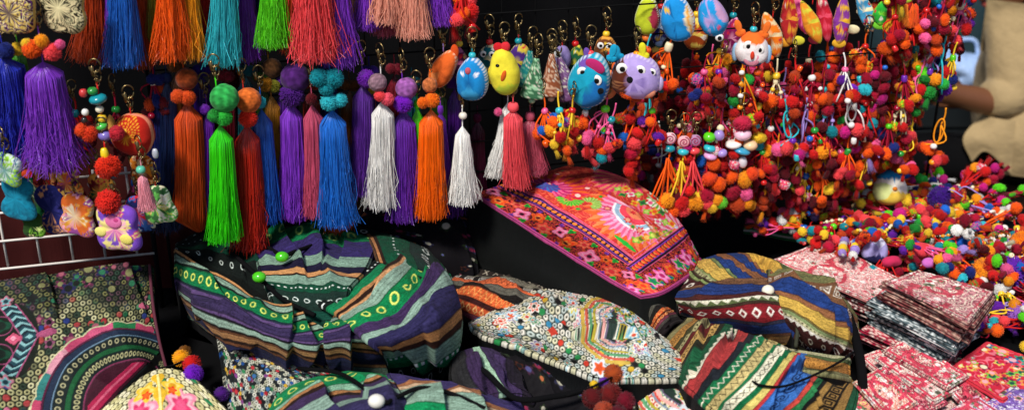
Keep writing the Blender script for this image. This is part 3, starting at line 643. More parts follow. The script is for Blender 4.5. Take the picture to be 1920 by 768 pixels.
# --- flower purse in front of it
fp = bag('flower_purse', 'ring-stitched purse with yellow and pink flower, at the bottom edge', 'purse', ctr(300, 740))
add_patch('purse_panel', fp, [
    [(165, 790, .045), (230, 735, .06), (290, 694, .06), (350, 700, .06), (425, 768, .045)],
    [(165, 825, .035), (232, 780, .05), (296, 752, .055), (355, 755, .05), (430, 800, .035)],
    [(165, 900, .01), (235, 880, .02), (300, 870, .02), (360, 880, .02), (435, 900, .01)]], p_flower_purse, 'stitch', seed=43, wr=.002, side='14120E', res=.0010)
# --- speckled bag
sp_ = bag('speckled_bag', 'black bag speckled with tiny white rings, tucked under the largest green bag', 'bag', ctr(480, 700))
add_patch('bag_panel', sp_, [
    [(400, 584, .03), (470, 610, .04), (540, 650, .05), (620, 680, .05)],
    [(412, 640, .03), (470, 655, .045), (540, 680, .05), (620, 705, .05)],
    [(425, 720, .025), (470, 715, .04), (540, 715, .04), (610, 725, .04)],
    [(440, 810, .01), (490, 800, .02), (540, 790, .02), (600, 780, .02)]], p_speckle, 'stitch', seed=45, wr=.005)
# --- orange and grey striped bag behind the cream purse
ob = bag('striped_bag', 'orange and charcoal striped bag lying beside the black side of the cushion', 'bag', ctr(940, 560), 'striped cloth bags heaped on the table')
add_patch('bag_panel', ob, [
    [(880, 500, .03), (940, 512, .04), (1010, 530, .05), (1080, 550, .05)],
    [(850, 520, .05), (915, 532, .07), (980, 552, .07), (1060, 575, .06)],
    [(836, 548, .045), (890, 565, .07), (945, 585, .065), (1030, 605, .05)],
    [(838, 575, .02), (880, 600, .03), (930, 615, .03), (1010, 625, .03)]], p_orange_bag, seed=47, wr=.010, folds=[(850, 520, 1000, 590, .014, .02), (900, 510, 1060, 570, .012, .02)])
# --- dark bags in the shade behind
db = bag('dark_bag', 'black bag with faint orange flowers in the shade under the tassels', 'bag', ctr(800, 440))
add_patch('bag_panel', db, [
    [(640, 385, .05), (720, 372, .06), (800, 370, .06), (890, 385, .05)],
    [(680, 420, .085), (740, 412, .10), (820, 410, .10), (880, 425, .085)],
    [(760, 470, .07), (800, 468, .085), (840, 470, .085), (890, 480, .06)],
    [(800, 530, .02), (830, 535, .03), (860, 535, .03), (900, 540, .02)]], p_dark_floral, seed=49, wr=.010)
# --- cushion
cu = bag('cushion', 'black box cushion with a pink and orange embroidered flower face', 'cushion', ctr(1090, 480))
A, Bc, Cc, D = (890, 362, .15), (1206, 560, .095), (1322, 481, .07), (1062, 312, .145)
cg = []
for j in range(6):
    row = []
    for i in range(6):
        a, b = i / 5, j / 5
        p = [(1 - b) * ((1 - a) * A[k] + a * Bc[k]) + b * ((1 - a) * D[k] + a * Cc[k]) for k in range(3)]
        bul = math.sin(math.pi * a) ** .7 * math.sin(math.pi * min(1, b * .80)) ** .8 if 0 < a < 1 else 0
        edge = 4 * a * (1 - a) * b
        eb = 4 * b * (1 - b); pin = (1 - 4 * a * (1 - a)) * (1 - eb)
        row.append((p[0] + 16 * edge + (12 * eb if i == 5 else 0), p[1] - 42 * edge + (5 * eb if i == 5 else 0), p[2] + .074 * bul + .012 * eb * (1 if i in (0, 5) else 0)))
    cg.append(row)
r5 = cg[5]; r5[5] = (r5[5][0] - 10, r5[5][1] + 3, r5[5][2]); r5[4] = (r5[4][0] - 2, r5[4][1] + 2, r5[4][2] - .004); cg[0][5] = (cg[0][5][0] - 4, cg[0][5][1] - 6, cg[0][5][2]); cg[4][5] = (cg[4][5][0] + 3, cg[4][5][1] + 2, cg[4][5][2])
add_patch('embroidered_face', cu, cg, p_cushion, 'stitch', seed=51, wr=.005, side='121414', lip=.0028, belly=.012)
obj('piping', cord_mesh([(p[0], p[1] + 1, p[2] + .001) for p in cg[0]] , .0010, origin=cu.location), new_mat('pink_piping', .7, False, .3, base=s2l('B04080')), cu)
obj('piping', cord_mesh([(p[-1][0], p[-1][1] + 1, p[-1][2] + .001) for p in cg], .0008, origin=cu.location), bpy.data.materials['pink_piping'], cu)
# --- multicolour bags at the right
m1 = bag('drawstring_bag', 'yellow, navy and brown striped drawstring bag with a single cream toggle', 'bag', ctr(1430, 590), 'striped cloth bags heaped on the table')
add_patch('upper_panel', m1, [
    [(1252, 512, .06), (1275, 540, .085), (1330, 549, .10), (1395, 550, .115)],
    [(1300, 492, .06), (1330, 515, .095), (1375, 535, .11), (1425, 547, .12)],
    [(1345, 478, .06), (1385, 500, .095), (1420, 525, .115), (1450, 546, .12)],
    [(1395, 474, .06), (1430, 495, .095), (1465, 520, .11), (1500, 545, .115)],
    [(1440, 485, .05), (1485, 505, .08), (1520, 527, .095), (1560, 550, .10)]], p_multi_top, seed=53, wr=.007, folds=[(1330, 480, 1400, 550, .010, .025), (1430, 480, 1445, 550, -.010, .02), (1270, 520, 1440, 548, .006, .012)])
add_patch('right_panel', m1, [
    [(1440, 505, .095), (1490, 520, .10), (1545, 538, .09), (1590, 565, .07), (1606, 600, .03)],
    [(1440, 532, .12), (1490, 541, .125), (1550, 562, .12), (1592, 594, .09), (1608, 622, .03)],
    [(1440, 556, .12), (1495, 577, .13), (1545, 604, .125), (1585, 625, .09), (1604, 640, .03)],
    [(1455, 580, .10), (1492, 610, .115), (1535, 640, .105), (1575, 652, .07), (1598, 660, .02)],
    [(1480, 645, .06), (1510, 655, .06), (1540, 664, .05), (1570, 668, .03), (1595, 672, .01)]], p_multi_right, seed=54, wr=.008, base_h=.1, folds=[(1450, 520, 1600, 600, .010, .025), (1460, 570, 1560, 660, .014, .02), (1540, 540, 1590, 650, .010, .02)])
add_patch('lower_panel', m1, [
    [(1258, 540, .075), (1320, 542, .105), (1385, 545, .115), (1445, 552, .115)],
    [(1266, 560, .08), (1330, 563, .115), (1400, 562, .125), (1462, 566, .12)],
    [(1276, 577, .07), (1345, 584, .105), (1415, 586, .12), (1480, 590, .115)],
    [(1292, 592, .05), (1360, 606, .08), (1430, 614, .09), (1490, 622, .10)],
    [(1320, 600, .03), (1385, 622, .04), (1450, 640, .05), (1495, 655, .07)]], p_multi_low, seed=55, wr=.007, base_h=.06, folds=[(1290, 545, 1450, 600, .012, .02), (1300, 590, 1470, 575, .008, .02), (1390, 545, 1480, 640, .012, .02)])
obj('toggle', BALL, 'bead', m1, np.array(PH(1440, 544, .135)) - np.array(m1.location), scale=(.0085, .0075, .0078), color='EAE6D2')
obj('drawstring', cord_mesh([(1385, 543, .118), (1415, 552, .13), (1440, 550, .132), (1462, 558, .13), (1485, 580, .125), (1495, 612, .115), (1492, 650, .09)], .0026, origin=m1.location), new_mat('olive_cord', .8, False, .2, base=s2l('3A3C30')), m1)
obj('strap', cord_mesh([(1590, 590, .08), (1606, 640, .06), (1615, 690, .05), (1618, 730, .03)], .0065, origin=m1.location), 'black', m1)
m2 = bag('striped_bag', 'tan bag with blue swirl, green and red patterned stripes, in front of the navy one', 'bag', ctr(1430, 710), 'striped cloth bags heaped on the table')
add_patch('bag_panel', m2, [
    [(1300, 588, .05), (1338, 590, .05), (1372, 604, .06), (1420, 624, .07), (1465, 645, .075), (1500, 662, .07), (1540, 675, .06), (1580, 694, .045), (1606, 720, .02)],
    [(1282, 604, .07), (1322, 610, .085), (1352, 630, .095), (1396, 652, .105), (1440, 676, .105), (1474, 696, .10), (1516, 708, .09), (1560, 724, .07), (1604, 745, .03)],
    [(1260, 626, .065), (1296, 645, .085), (1324, 668, .095), (1362, 694, .105), (1402, 722, .105), (1434, 745, .10), (1480, 755, .09), (1530, 764, .07), (1594, 780, .03)],
    [(1238, 652, .04), (1262, 684, .05), (1285, 714, .06), (1314, 745, .065), (1348, 775, .065), (1376, 800, .06), (1424, 815, .05), (1484, 820, .04), (1564, 818, .02)]], p_multi_bag, seed=57, wr=.009, wrs=19, folds=[(1335, 595, 1300, 720, .012, .02), (1375, 605, 1345, 740, .012, .02), (1520, 660, 1440, 790, .012, .025), (1280, 640, 1560, 760, .008, .02)])
add_patch('hem', m2, [[(1478, 652, .075), (1520, 658, .085), (1560, 664, .08), (1592, 668, .06)], [(1490, 672, .09), (1530, 678, .095), (1565, 684, .085), (1590, 690, .06)], [(1505, 690, .085), (1540, 694, .085), (1570, 700, .075), (1592, 706, .05)]], p_multi_hem, seed=58, wr=.003)
obj('drawstring', cord_mesh([(1392, 706, .10), (1410, 714, .11), (1430, 722, .113), (1470, 723, .11), (1520, 705, .105), (1570, 680, .09), (1600, 660, .07)], .0016, origin=m2.location), 'black', m2)
m3 = bag('striped_bag', 'small crumpled striped bag with white key pattern, at the cushion corner', 'bag', ctr(1235, 590), 'striped cloth bags heaped on the table')
add_patch('bag_panel', m3, [
    [(1208, 585, .04), (1215, 560, .05), (1235, 540, .05), (1262, 545, .04)],
    [(1218, 605, .06), (1230, 582, .08), (1248, 570, .075), (1270, 572, .05)],
    [(1235, 630, .05), (1250, 612, .065), (1265, 600, .06), (1285, 598, .04)]], p_orange_bag, seed=59, wr=.006)
# --- stacks of folded cloth
def folded(label, corners, h, t, paint, seed, group, jit=0., res=.0022, side='5A2028'):
    c = [np.array(q, float) for q in corners]
    j = [rng.normal(0, jit, 2) for _ in range(4)]; sh = rng.normal(0, jit * .8, 2)
    c = [q + a + sh for q, a in zip(c, j)]
    g = [[tuple(((1 - b) * ((1 - a) * c[0] + a * c[1]) + b * ((1 - a) * c[3] + a * c[2]))) + (h + (.0024 if jit else .0035) * math.sin(4.4 * a + seed * 1.3) * math.cos(3 * b + seed),) for a in (0, .33, .67, 1)] for b in (0, .5, 1)]
    cc = np.mean(c, 0); r = thing('folded_cloth', label, 'cloth', tuple(PH(cc[0], cc[1], h - t)), group)
    obj('cloth_panel', patch(g, paint, res=res, wr=.0012, seed=seed, base_h=h - t, side=side, lip=min(.0022, t * .45), origin=r.location), 'cloth', r)
    return r
ORD = ['topmost', 'second', 'third', 'fourth', 'fifth', 'sixth', 'seventh', 'eighth', 'ninth', 'tenth', 'eleventh', 'twelfth', 'thirteenth', 'fourteenth']
def shift(c, dx, dy): return [(a + dx, b + dy) for a, b in c]
S1 = [(1450, 489), (1545, 450), (1688, 522), (1640, 566)]
for i in range(11):
    lab = 'pink scroll-stitched cloth on top of the stack behind the navy striped bag' if i == 0 else f'folded pink-edged cloth, {ORD[i]} from the top, in the stack behind the navy bag'
    folded(lab, shift(S1, -1.2 * i, 3.4 * i), .062 - .0044 * i, .0036, p_pink('E2A09C', 'D0707A', 'F0E2D6', 60, 46, red='CC4A58') if i == 0 else p_layer(['B85A62', '7A2A34', 'E0A0A0', '6A1E2A'][i % 4], 'F0D8D0', i), 60 + i, 'folded cloths in the rear stack', 0 if i == 0 else 4.2, .0012 if i == 0 else .003, side=['C87A7A', '4A141E', 'E8B8B0', '5A1A24'][i % 4])
S2 = [(1662, 529), (1722, 506), (1862, 546), (1817, 602)]
hh = .122
for i in range(31):
    if i == 0: lab, pt, sd = 'folded dusky pink cloth on top of the tall stack beside the charm heap', p_pink('C4868A', '8A4A54', 'E2CEBA', 71, 46, red='B84A56'), 'C08088'
    elif i < 11: lab, pt, sd = f'folded maroon-edged cloth, {ORD[i]} from the top of the tall stack', p_layer('8A4A4A', 'C8A090', i), ['6A2A2C', 'B07A70', '4A1A1E'][i % 3]
    elif i < 22: lab, pt, sd = f'folded grey and white cloth, {ORD[i - 11]} of the grey ones in the tall stack'.replace('topmost', 'first'), p_layer('4A5A60', 'D8E0E0', i), ['3A4448', 'DADFDC', '20282C', '9AA8AC'][i % 4]
    else: lab, pt, sd = f'folded crimson cloth, {ORD[i - 22]} of the crimson ones in the tall stack'.replace('topmost', 'first'), p_layer('B02040', 'F0C0B8', i), ['B8203E', '5A1226', 'E090A0', '2A1620'][i % 4]
    off = (0, 0) if i < 11 else ((-20, 4) if i < 22 else (-36, 10))
    folded(lab, shift(S2, off[0] - .7 * i, off[1] + 3.2 * i), hh - .0038 * i, .0031, pt, 80 + i, 'folded cloths in the tall stack', 0 if i == 0 else 5.0, .0012 if i == 0 else .003, side=sd)
folded('red cloth with green and yellow flowers, lying at the right edge', [(1780, 690), (1850, 640), (1990, 690), (1880, 752)], .035, .016, p_red_green, 120, 'loose folded cloths at the front', 0, .0012, '3A1A22')
folded('dark floral cloth under the red flowered cloth', [(1715, 680), (1800, 655), (1900, 735), (1838, 768)], .022, .015, p_dark_band, 121, 'loose folded cloths at the front', 0, .0012, '18141C')
folded('pale pink cloth with red curls, beside the black bag strap', [(1610, 668), (1690, 640), (1860, 770), (1760, 800)], .016, .008, p_pink('E4B0AA', 'D0606A', 'F2E8DC', 122, 60), 122, 'loose folded cloths at the front', 0, .0012, 'D8A0A0')
folded('pale pink cloth with dark leaf lines, overlapped by the curled one', [(1690, 700), (1760, 660), (1900, 790), (1800, 830)], .010, .008, p_pink('DCA09E', '6A6A58', 'F0E4D8', 128, 64), 128, 'loose folded cloths at the front', 0, .0014, 'C88A8A')
folded('pink cloth with a yellow and red arch, at the bottom edge', [(1560, 775), (1640, 715), (1780, 790), (1720, 840)], .024, .01, p_pink('E88A90', 'C83A54', 'E8D080', 124, 50), 124, 'loose folded cloths at the front', 0, .0012, 'B85060')
folded('lilac and white patterned cloth in the bottom right corner', [(1840, 760), (1900, 722), (2020, 770), (1960, 820)], .034, .02, p_pink('A88AC8', 'F0ECF4', '6A4A98', 125, 44, red='7A5AA8'), 125, 'loose folded cloths at the front', 0, .0012, '6A5090')

# --- a braided strap in the dark gap
gs = thing('braided_strap', 'green and white braided strap lying in the dark gap beside the pink stack', 'strap', tuple(PH(1440, 436, .01)))
for k, (c, dy) in enumerate((('2A8A4A', 0), ('D8E0D0', 4), ('1E6A3A', 8))): obj('strand', cord_mesh([(1395, 428 + dy, .012), (1430, 432 + dy, .02), (1470, 440 + dy, .022), (1512, 446 + dy, .015)], .0022, 24, gs.location), 'cord', gs, color=c)

for k, (lab, c, h, cols) in enumerate([
    ('narrow rose cloth fanned out below the crimson layers of the tall stack', [(1655, 655), (1700, 636), (1815, 706), (1775, 730)], .040, ('CC7A80', '8A2A3A', 'EBDCC8')),
    ('narrow cream and pink cloth fanned under the rose one', [(1640, 672), (1690, 650), (1800, 728), (1752, 752)], .034, ('E6C8BC', 'C8586A', 'F4ECE0')),
    ('deep pink cloth with cream curls, next to the cream and pink one', [(1628, 700), (1680, 676), (1775, 752), (1720, 778)], .030, ('D05A70', 'F0D8C8', '7A2A3A')),
    ('salmon cloth with a white rim against the black bag strap', [(1600, 716), (1646, 690), (1720, 752), (1668, 785)], .034, ('E89A88', 'C8404A', 'F4EAD8')),
    ('dusky red patterned cloth peeking out under the red flowered cloth', [(1768, 716), (1830, 690), (1890, 748), (1835, 785)], .030, ('A83A4A', 'E8B0A0', '4A1A2A')),
    ('pink and lilac patterned cloth leaning on the bottom right corner cloth', [(1775, 770), (1830, 740), (1905, 790), (1850, 830)], .034, ('D890B0', '8A5AA0', 'F0E4EC'))]):
    folded(lab, c, h, .004, p_pink(*cols, 140 + k * 3, 58), 140 + k, 'loose folded cloths at the front', 1.5, .0013, 'B87078')
# ================================================================== shared small meshes
def pompom_mesh(seed, n=620, mixed=None, w=.05):
    g = np.random.default_rng(seed); V, f = ico(3, .88); mb = MB()
    base = np.ones(3) if mixed is None else None
    lump = 1 + .10 * sum(np.sin(V @ (g.normal(size=3) * 4.5) + g.uniform(0, 6)) for _ in range(3))[:, None] / 1.7; V = V * lump * (1 + .035 * g.normal(size=(len(V), 1)))
    mb.add(V, f, np.full((len(V), 3), .8) if mixed is None else np.array([C(mixed[int(k)]) * .8 for k in g.integers(0, len(mixed), len(V))]))
    i = np.arange(n) + .5; ph = np.arccos(1 - 2 * i / n); th = np.pi * (1 + 5 ** .5) * i
    D = np.stack([np.cos(th) * np.sin(ph), np.sin(th) * np.sin(ph), np.cos(ph)], 1) + g.normal(size=(n, 3)) * .05
    D /= np.linalg.norm(D, axis=1, keepdims=True)
    X = np.cross(D, [.3, .5, .8]); X /= np.linalg.norm(X, axis=1, keepdims=True); Y = np.cross(D, X)
    L = 1 + g.normal(size=(n, 1)) * .06
    a = np.arange(3) * 2 * np.pi / 3
    ring = .80 * D[:, None] + w * (np.cos(a)[None, :, None] * X[:, None] + np.sin(a)[None, :, None] * Y[:, None])
    mid = (.95 * L * D)[:, None] + w * .9 * (np.cos(a)[None, :, None] * X[:, None] + np.sin(a)[None, :, None] * Y[:, None])
    VV = np.concatenate([ring, mid, (L * D * 1.03)[:, None]], 1).reshape(-1, 3); o = np.arange(n)[:, None] * 7
    q = np.concatenate([o + np.array([[k, (k + 1) % 3, 3 + (k + 1) % 3, 3 + k]]) for k in range(3)]); t = np.concatenate([o + np.array([[3 + k, 3 + (k + 1) % 3, 6]]) for k in range(3)])
    if mixed is None: cs = np.repeat(g.uniform(.78, 1.10, (n, 1)) * np.ones(3), 7, 0)
    else: # coloured in sectors
        k = (np.floor((np.arctan2(D[:, 1], D[:, 0]) + 3.2) / 6.4 * 3).astype(int) + (D[:, 2] > .1) * 2 + (g.random(n) < .15)) % len(mixed)
        cs = np.repeat(np.array([C(mixed[j]) for j in k]), 7, 0)
    mb.add(VV, [q, t], cs)
    me = mb.mesh('pompom'); return me
POM = [pompom_mesh(i) for i in range(4)]
POM_SMALL = [pompom_mesh(10 + i, 330, None, .07) for i in range(4)]
MIXES = [['red', 'orange', 'yellow'], ['red', 'pink', 'magenta'], ['orange', 'yellow', 'lime'], ['red', 'green', 'orange'], ['pink', 'white', 'coral'], ['teal', 'purple', 'pink'], ['red', 'maroon', 'orange']]
POM_MIX = [pompom_mesh(20 + i, 330, m, .07) for i, m in enumerate(MIXES)]
def wrapped_ball(seed):
    V, f = ico(4); g = np.random.default_rng(seed)
    n = sum(np.sin(V @ (g.normal(size=3) * 14) + g.uniform(0, 6)) for _ in range(5)) / 5
    c = np.clip(.85 + .55 * n, .35, 1.5)[:, None] * np.ones(3); hi = (n > .33)
    c[hi] = c[hi] * .5 + .75
    return mesh_np('ball', V * (1 + .04 * n[:, None]), f, c)
WRAP = [wrapped_ball(i) for i in range(3)]
def bead_mesh():
    p = [(.22, .80), (.6, .74), (.9, .42), (1., 0), (.9, -.42), (.6, -.74), (.22, -.80), (.2, 0), (.22, .80)]
    V, f = lathe(p, 18); return mesh_np('bead', V, f)
BEAD = bead_mesh()
def torus(R, r, n=22, s=7, sq=1.):
    a = np.linspace(0, 2 * np.pi, n, endpoint=False); return tube(np.stack([R * np.cos(a), 0 * a, R * sq * np.sin(a)], 1), r, s, closed=True)
def ring_mesh(seed):
    g = random.Random(seed); mb = MB()
    V, f = torus(.0075, .0011, sq=1.2); mb.add(V + [0, 0, .020], f)                 # split ring
    V, f = torus(.0045, .0012, sq=1.7); c = math.cos(.9); s = math.sin(.9)
    V = V @ np.array([[c, s, 0], [-s, c, 0], [0, 0, 1]]); mb.add(V + [.002, .002, .006], f)
    for k in range(3):                                                             # chain
        V, f = torus(.0026, .0008, 12, 5, 1.5); a = k * 1.57
        V = V @ np.array([[math.cos(a), math.sin(a), 0], [-math.sin(a), math.cos(a), 0], [0, 0, 1]]); mb.add(V + [g.uniform(-.001, .001), 0, -.003 + .0055 * k * .6], f)
    V, f = lathe([(.0002, .012), (.0022, .010), (.0026, .002), (.0016, -.002), (.0002, -.003)], 10)   # lobster clasp body
    mb.add(V + [-.004, .001, .008], f); return mb.mesh('ring')
RING = [ring_mesh(i) for i in range(3)]
def tassel_mesh(L, r0, r1, seed, n=230, K=9, fray=1., sway=0., loop=False, fine=4.):
    n = int(n * fine)
    g = np.random.default_rng(seed); s = np.linspace(0, 1, K)[None, :]
    th = g.uniform(0, 2 * np.pi, (n, 1)); rho = np.sqrt(g.uniform(.25, 1, (n, 1)))
    up = np.clip(s / .07, 0, 1) ** .55
    R = (r0 * up + (r1 - r0) * np.clip((s - .03) / .97, 0, 1) ** .72) * rho
    R = R * (1 + .16 * (vnoise(th * 2.2 + 3, th * 0 + s * .6 + seed, seed % 40) - .5) * np.clip(s * 4, 0, 1))
    strag = (g.random((n, 1)) < .16) * g.uniform(.1, .8, (n, 1)) * fray
    R = R * (1 + strag * s ** 2.5)
    wig = r1 * .12 * fray
    cl = np.floor(th / (2 * np.pi) * 9); tw = (vnoise(cl.ravel() * 3.1, cl.ravel() * 1.7, seed % 50) - .5)[:, None] * .5
    a = th + tw * s + .35 * (g.random((n, 1)) - .5) * s
    x = R * np.cos(a) + wig * np.sin(s * g.uniform(3, 9, (n, 1)) + g.uniform(0, 6, (n, 1))) * s ** 1.3 + sway * s ** 1.6
    y = R * np.sin(a) + wig * np.sin(s * g.uniform(3, 9, (n, 1)) + g.uniform(0, 6, (n, 1))) * s ** 1.3
    ln = L * (1 + g.normal(size=(n, 1)) * .018 * fray - (g.random((n, 1)) < .08) * g.uniform(0, .12, (n, 1)) * fray)
    z = -s * ln
    kink = np.where(g.random((n, 1)) < .10, 1., 0.) * r1 * .5 * fray; x = x + kink * np.sin(s * g.uniform(8, 22, (n, 1)) + g.uniform(0, 6, (n, 1))) * s ** 2; y = y + kink * np.cos(s * g.uniform(8, 22, (n, 1))) * s ** 2
    if loop: z = -L * s * np.ones((n, 1)); x *= np.where(s > .9, 1 - ((s - .9) / .1) ** 2 * .8, 1); y *= np.where(s > .9, 1 - ((s - .9) / .1) ** 2 * .8, 1)
    P = np.stack([x, y, z], -1); w = (.00027 + .00020 * (r1 / .02))
    b = g.uniform(0, 6.28, (n, 1)) + np.arange(3)[None] * 2.094
    off = np.stack([np.cos(b), np.sin(b), 0 * b], -1)[:, None] * w * np.where(s < .98, 1, .6)[0][None, :, None, None]
    V = (P[:, :, None] + off).reshape(-1, 3)
    f = (gridfaces(K, 3, True)[None] + (np.arange(n) * K * 3)[:, None, None]).reshape(-1, 4)
    sh = np.repeat(np.clip(g.normal(1, .13, n), .6, 1.5), K * 3)[:, None] * np.ones(3)
    mb = MB().add(V, f, sh)
    pr = [(.0003, -.03 * L), (r0 * .35, -.05 * L), (r0 * .6, -.10 * L), (r1 * .66, -.5 * L), (r1 * .60, -.86 * L), (.0005, -.86 * L)]
    V, f = lathe(pr, 14); V[:, 0] += sway * np.clip(-V[:, 2] / L, 0, 1) ** 1.6; mb.add(V, f, (.5, .5, .5))
    return mb.mesh('tassel')
TG = {'t': 'silk tassels hanging in the upper row', 'm': 'silk tassels hanging in the middle row', 'l': 'silk tassels hanging at the left post'}
TS = [0]
def tassel(label, x0, y0, x1, y1, w, col, off, row='m', poms=(), ball=None, fray=1., wtop=None, bead=None, loop=False, ring=True, n=230):
    TS[0] += 1; k = TS[0]
    Pt = PR(x0, y0, off); q = ray(x1, y1); Pb = CAM + q * (Pt[1] / q[1]); L = Pt[2] - Pb[2]; mp = mpp((Pt + Pb) / 2)
    r1 = w * mp / 2; w *= {'m': .93, 't': .80, 'l': .82}[row]; r1 = w * mp / 2; r0 = (w * .80 if row == 'm' and not bead and (wtop or 99) > 19 else min((wtop or .62 * w) * 1.05, w * .84)) * mp / 2
    t = thing('tassel_charm', label, 'tassel', tuple(Pt), TG[row])
    obj('tassel_skirt', tassel_mesh(L, r0, r1, k, n, fray=fray, sway=Pb[0] - Pt[0], loop=loop), 'thread', t, color=col)
    tt = 0.
    wr_ = 0.0
    if not poms and not bead:                          # bound neck
        V, f = lathe([(r0 * .2, .010), (r0 * .5, .009), (r0 * .62, .005), (r0 * .6, .000), (r0 * .3, -.004)], 14)
        obj('neck_binding', mesh_np('neck', V, f), 'cord', t, color=col); tt = .010
    for px, py, rp, c in poms:
        P = PR(px, py, off + .012); obj('pompom', POM[k % 4], 'wool', t, P - Pt, (random.uniform(0, 6), random.uniform(0, 6), 0), rp * mp * .88, c); tt = max(tt, P[2] - Pt[2] + rp * mp * .6); 
    if ball:
        px, py, rp, c = ball; P = PR(px, py, off + .006)
        obj('ball_head', WRAP[k % 3], 'wool', t, P - Pt, (random.uniform(0, 6), random.uniform(0, 6), 0), rp * mp, c); tt = max(tt, P[2] - Pt[2] + rp * mp * .85)
    if bead:
        px, py, rp, c = bead; P = PR(px, py, off); obj('bead', BEAD, 'bead', t, P - Pt, (0, 0, 0), rp * mp, c); tt = P[2] - Pt[2] + rp * mp * .6
    xs = 0.
    obj('hanging_cord', mesh_np('cord', *tube([(0, 0, -.004), (xs * .5, 0.002, tt * .5), (xs, .002, tt + .012)], .0009, 5, 8)), 'cord', t, color=col)
    if ring: obj('key_ring', RING[k % 3], 'brass', t, (xs, .002, tt + .014), (0, 0, random.uniform(-1, 1)))
    return t
# upper row (the heads are above the frame)
UP_ = [('dark red tassel, first from the left in the upper row', 168, -95, 168, 108, 62, 'rust', .05),
       ('maroon tassel half hidden between the dark red and the blue one', 190, -95, 196, 112, 46, 'maroon', .02),
       ('thin lilac tassel just left of the bright blue upper tassel', 203, -95, 212, 116, 30, 'violet', .06),
       ('bright blue tassel in the upper row', 222, -100, 234, 117, 64, 'blue', .10),
       ('deep orange tassel hanging right behind the blue upper tassel', 258, -90, 268, 117, 56, 'rust', .05),
       ('thin olive green tassel in front of deep orange threads', 281, -95, 284, 70, 16, 'olive', .075),
       ('wide bright orange tassel in the upper row', 312, -100, 322, 105, 66, 'orange', .10),
       ('golden yellow tassel in the upper row', 348, -95, 360, 104, 46, 'amber', .09),
       ('red tassel behind the golden one in the upper row', 378, -90, 390, 106, 44, 'red', .05),
       ('turquoise tassel in the upper row', 418, -100, 420, 116, 58, 'turquoise', .10),
       ('purple tassel just right of the turquoise one', 450, -95, 462, 108, 50, 'purple', .07),
       ('navy tassel behind the lime green upper tassel', 482, -95, 486, 70, 40, 'navy', .03),
       ('lime green tassel in the upper row', 508, -105, 514, 82, 56, 'lime', .10),
       ('brown tassel hidden between lime green and coral tassels', 538, -95, 545, 96, 34, 'rust', .02),
       ('wide coral red tassel in the upper row', 582, -105, 592, 104, 92, 'coral', .11),
       ('violet tassel just right of the coral one', 622, -100, 640, 116, 66, 'violet', .09),
       ('short pink tassel between violet and peach ones', 664, -110, 666, 40, 26, 'peach', .05),
       ('short purple tassel left of the first peach one', 688, -115, 690, 50, 42, 'violet', .07),
       ('peach tassel with darker pink ends below it', 726, -115, 728, 38, 58, 'peach', .10),
       ('dusty pink tassel behind the first peach one', 722, -110, 724, 60, 52, 'rose', .05),
       ('longer peach tassel left of the last purple one', 770, -115, 776, 65, 58, 'peach', .11),
       ('purple tassel at the end of the upper row', 815, -115, 828, 42, 52, 'violet', .09)]
for lab, x0, y0, x1, y1, w, c, off in UP_: tassel(lab, x0, y0, x1, y1, w, c, off, 't', fray=1.25, wtop=w * .76, n=260 if w > 40 else 120)
# left post
tassel('large violet tassel hanging under mixed pompoms at the left post', 80, 116, 104, 306, 96, 'violet', .15, 'l', [(60, 92, 20, 'orange'), (98, 98, 19, 'coral'), (78, 78, 15, 'amber'), (112, 84, 11, 'pink'), (50, 82, 11, 'yellow')], fray=1.4, wtop=62, n=320)
tassel('dark blue tassel at the left edge', 6, 104, 22, 286, 92, '2430B0', .12, 'l', [(10, 96, 18, 'navy')], fray=1.2, wtop=60, n=300)
tassel('thin green tassel between the dark blue and large violet ones', 34, 98, 46, 190, 34, '4A9A22', .10, 'l', [(32, 92, 14, 'yellow')], wtop=22, n=110)
# middle row
tassel('navy tassel in the shade, first of the middle row', 312, 150, 312, 425, 44, '1A2C5A', 0.05, wtop=30, ring=False)
tassel('long rust orange looped tassel in the middle row', 350, 190, 355, 432, 64, 'D8501C', .08, poms=[(334, 181, 15, 'D8501C'), (352, 183, 17, 'D8501C')], ball=(350, 148, 20, '8A3A18'), fray=.5, wtop=38, loop=True, n=280)
tassel('thin purple tassel between rust orange and lime green ones', 388, 210, 390, 400, 30, 'purple', 0.075, poms=[(384, 205, 11, 'purple')], n=120)
tassel('lime green tassel under a green wrapped ball', 412, 234, 418, 446, 54, '35D812', .13, poms=[(402, 217, 14, 'green'), (420, 221, 17, '2EB03A')], ball=(421, 184, 26, '2FA04A'), fray=.7, wtop=28, n=280)
tassel('dark red tassel under an orange wrapped ball', 462, 234, 470, 461, 56, 'C02818', .10, poms=[(465, 222, 19, 'E8301C')], ball=(466, 188, 23, 'D86A2A'), fray=.9, wtop=30, n=260)
tassel('blue tassel behind the dark red one, under turquoise pompom', 490, 205, 500, 411, 46, '1C56B8', 0.085, poms=[(487, 192, 13, 'turquoise')], fray=.9, wtop=24)
tassel('dull gold tassel in the shade behind the blue one', 508, 178, 512, 372, 40, 'gold', 0.05, poms=[(498, 158, 16, 'gold'), (514, 161, 14, 'olive')], ball=(510, 128, 18, '5A3A20'), wtop=24)
tassel('purple tassel under a big dark purple ball', 545, 192, 553, 403, 52, 'violet', .08, poms=[(548, 178, 25, '4A1878')], ball=(554, 146, 27, '4A2068'), fray=.9, wtop=26, n=260)
tassel('dusty rose tassel between purple and blue ones', 585, 196, 594, 400, 46, 'rose', 0.1, poms=[(584, 186, 12, 'maroon')], fray=.8, wtop=26)
tassel('blue tassel under a heart-shaped turquoise ball pair', 622, 205, 632, 414, 64, '1E70D4', .11, poms=[(617, 192, 18, 'turquoise'), (638, 188, 15, 'turquoise'), (598, 146, 19, 'teal'), (626, 147, 20, 'teal'), (612, 164, 17, 'teal')], fray=1.1, wtop=30, n=280)
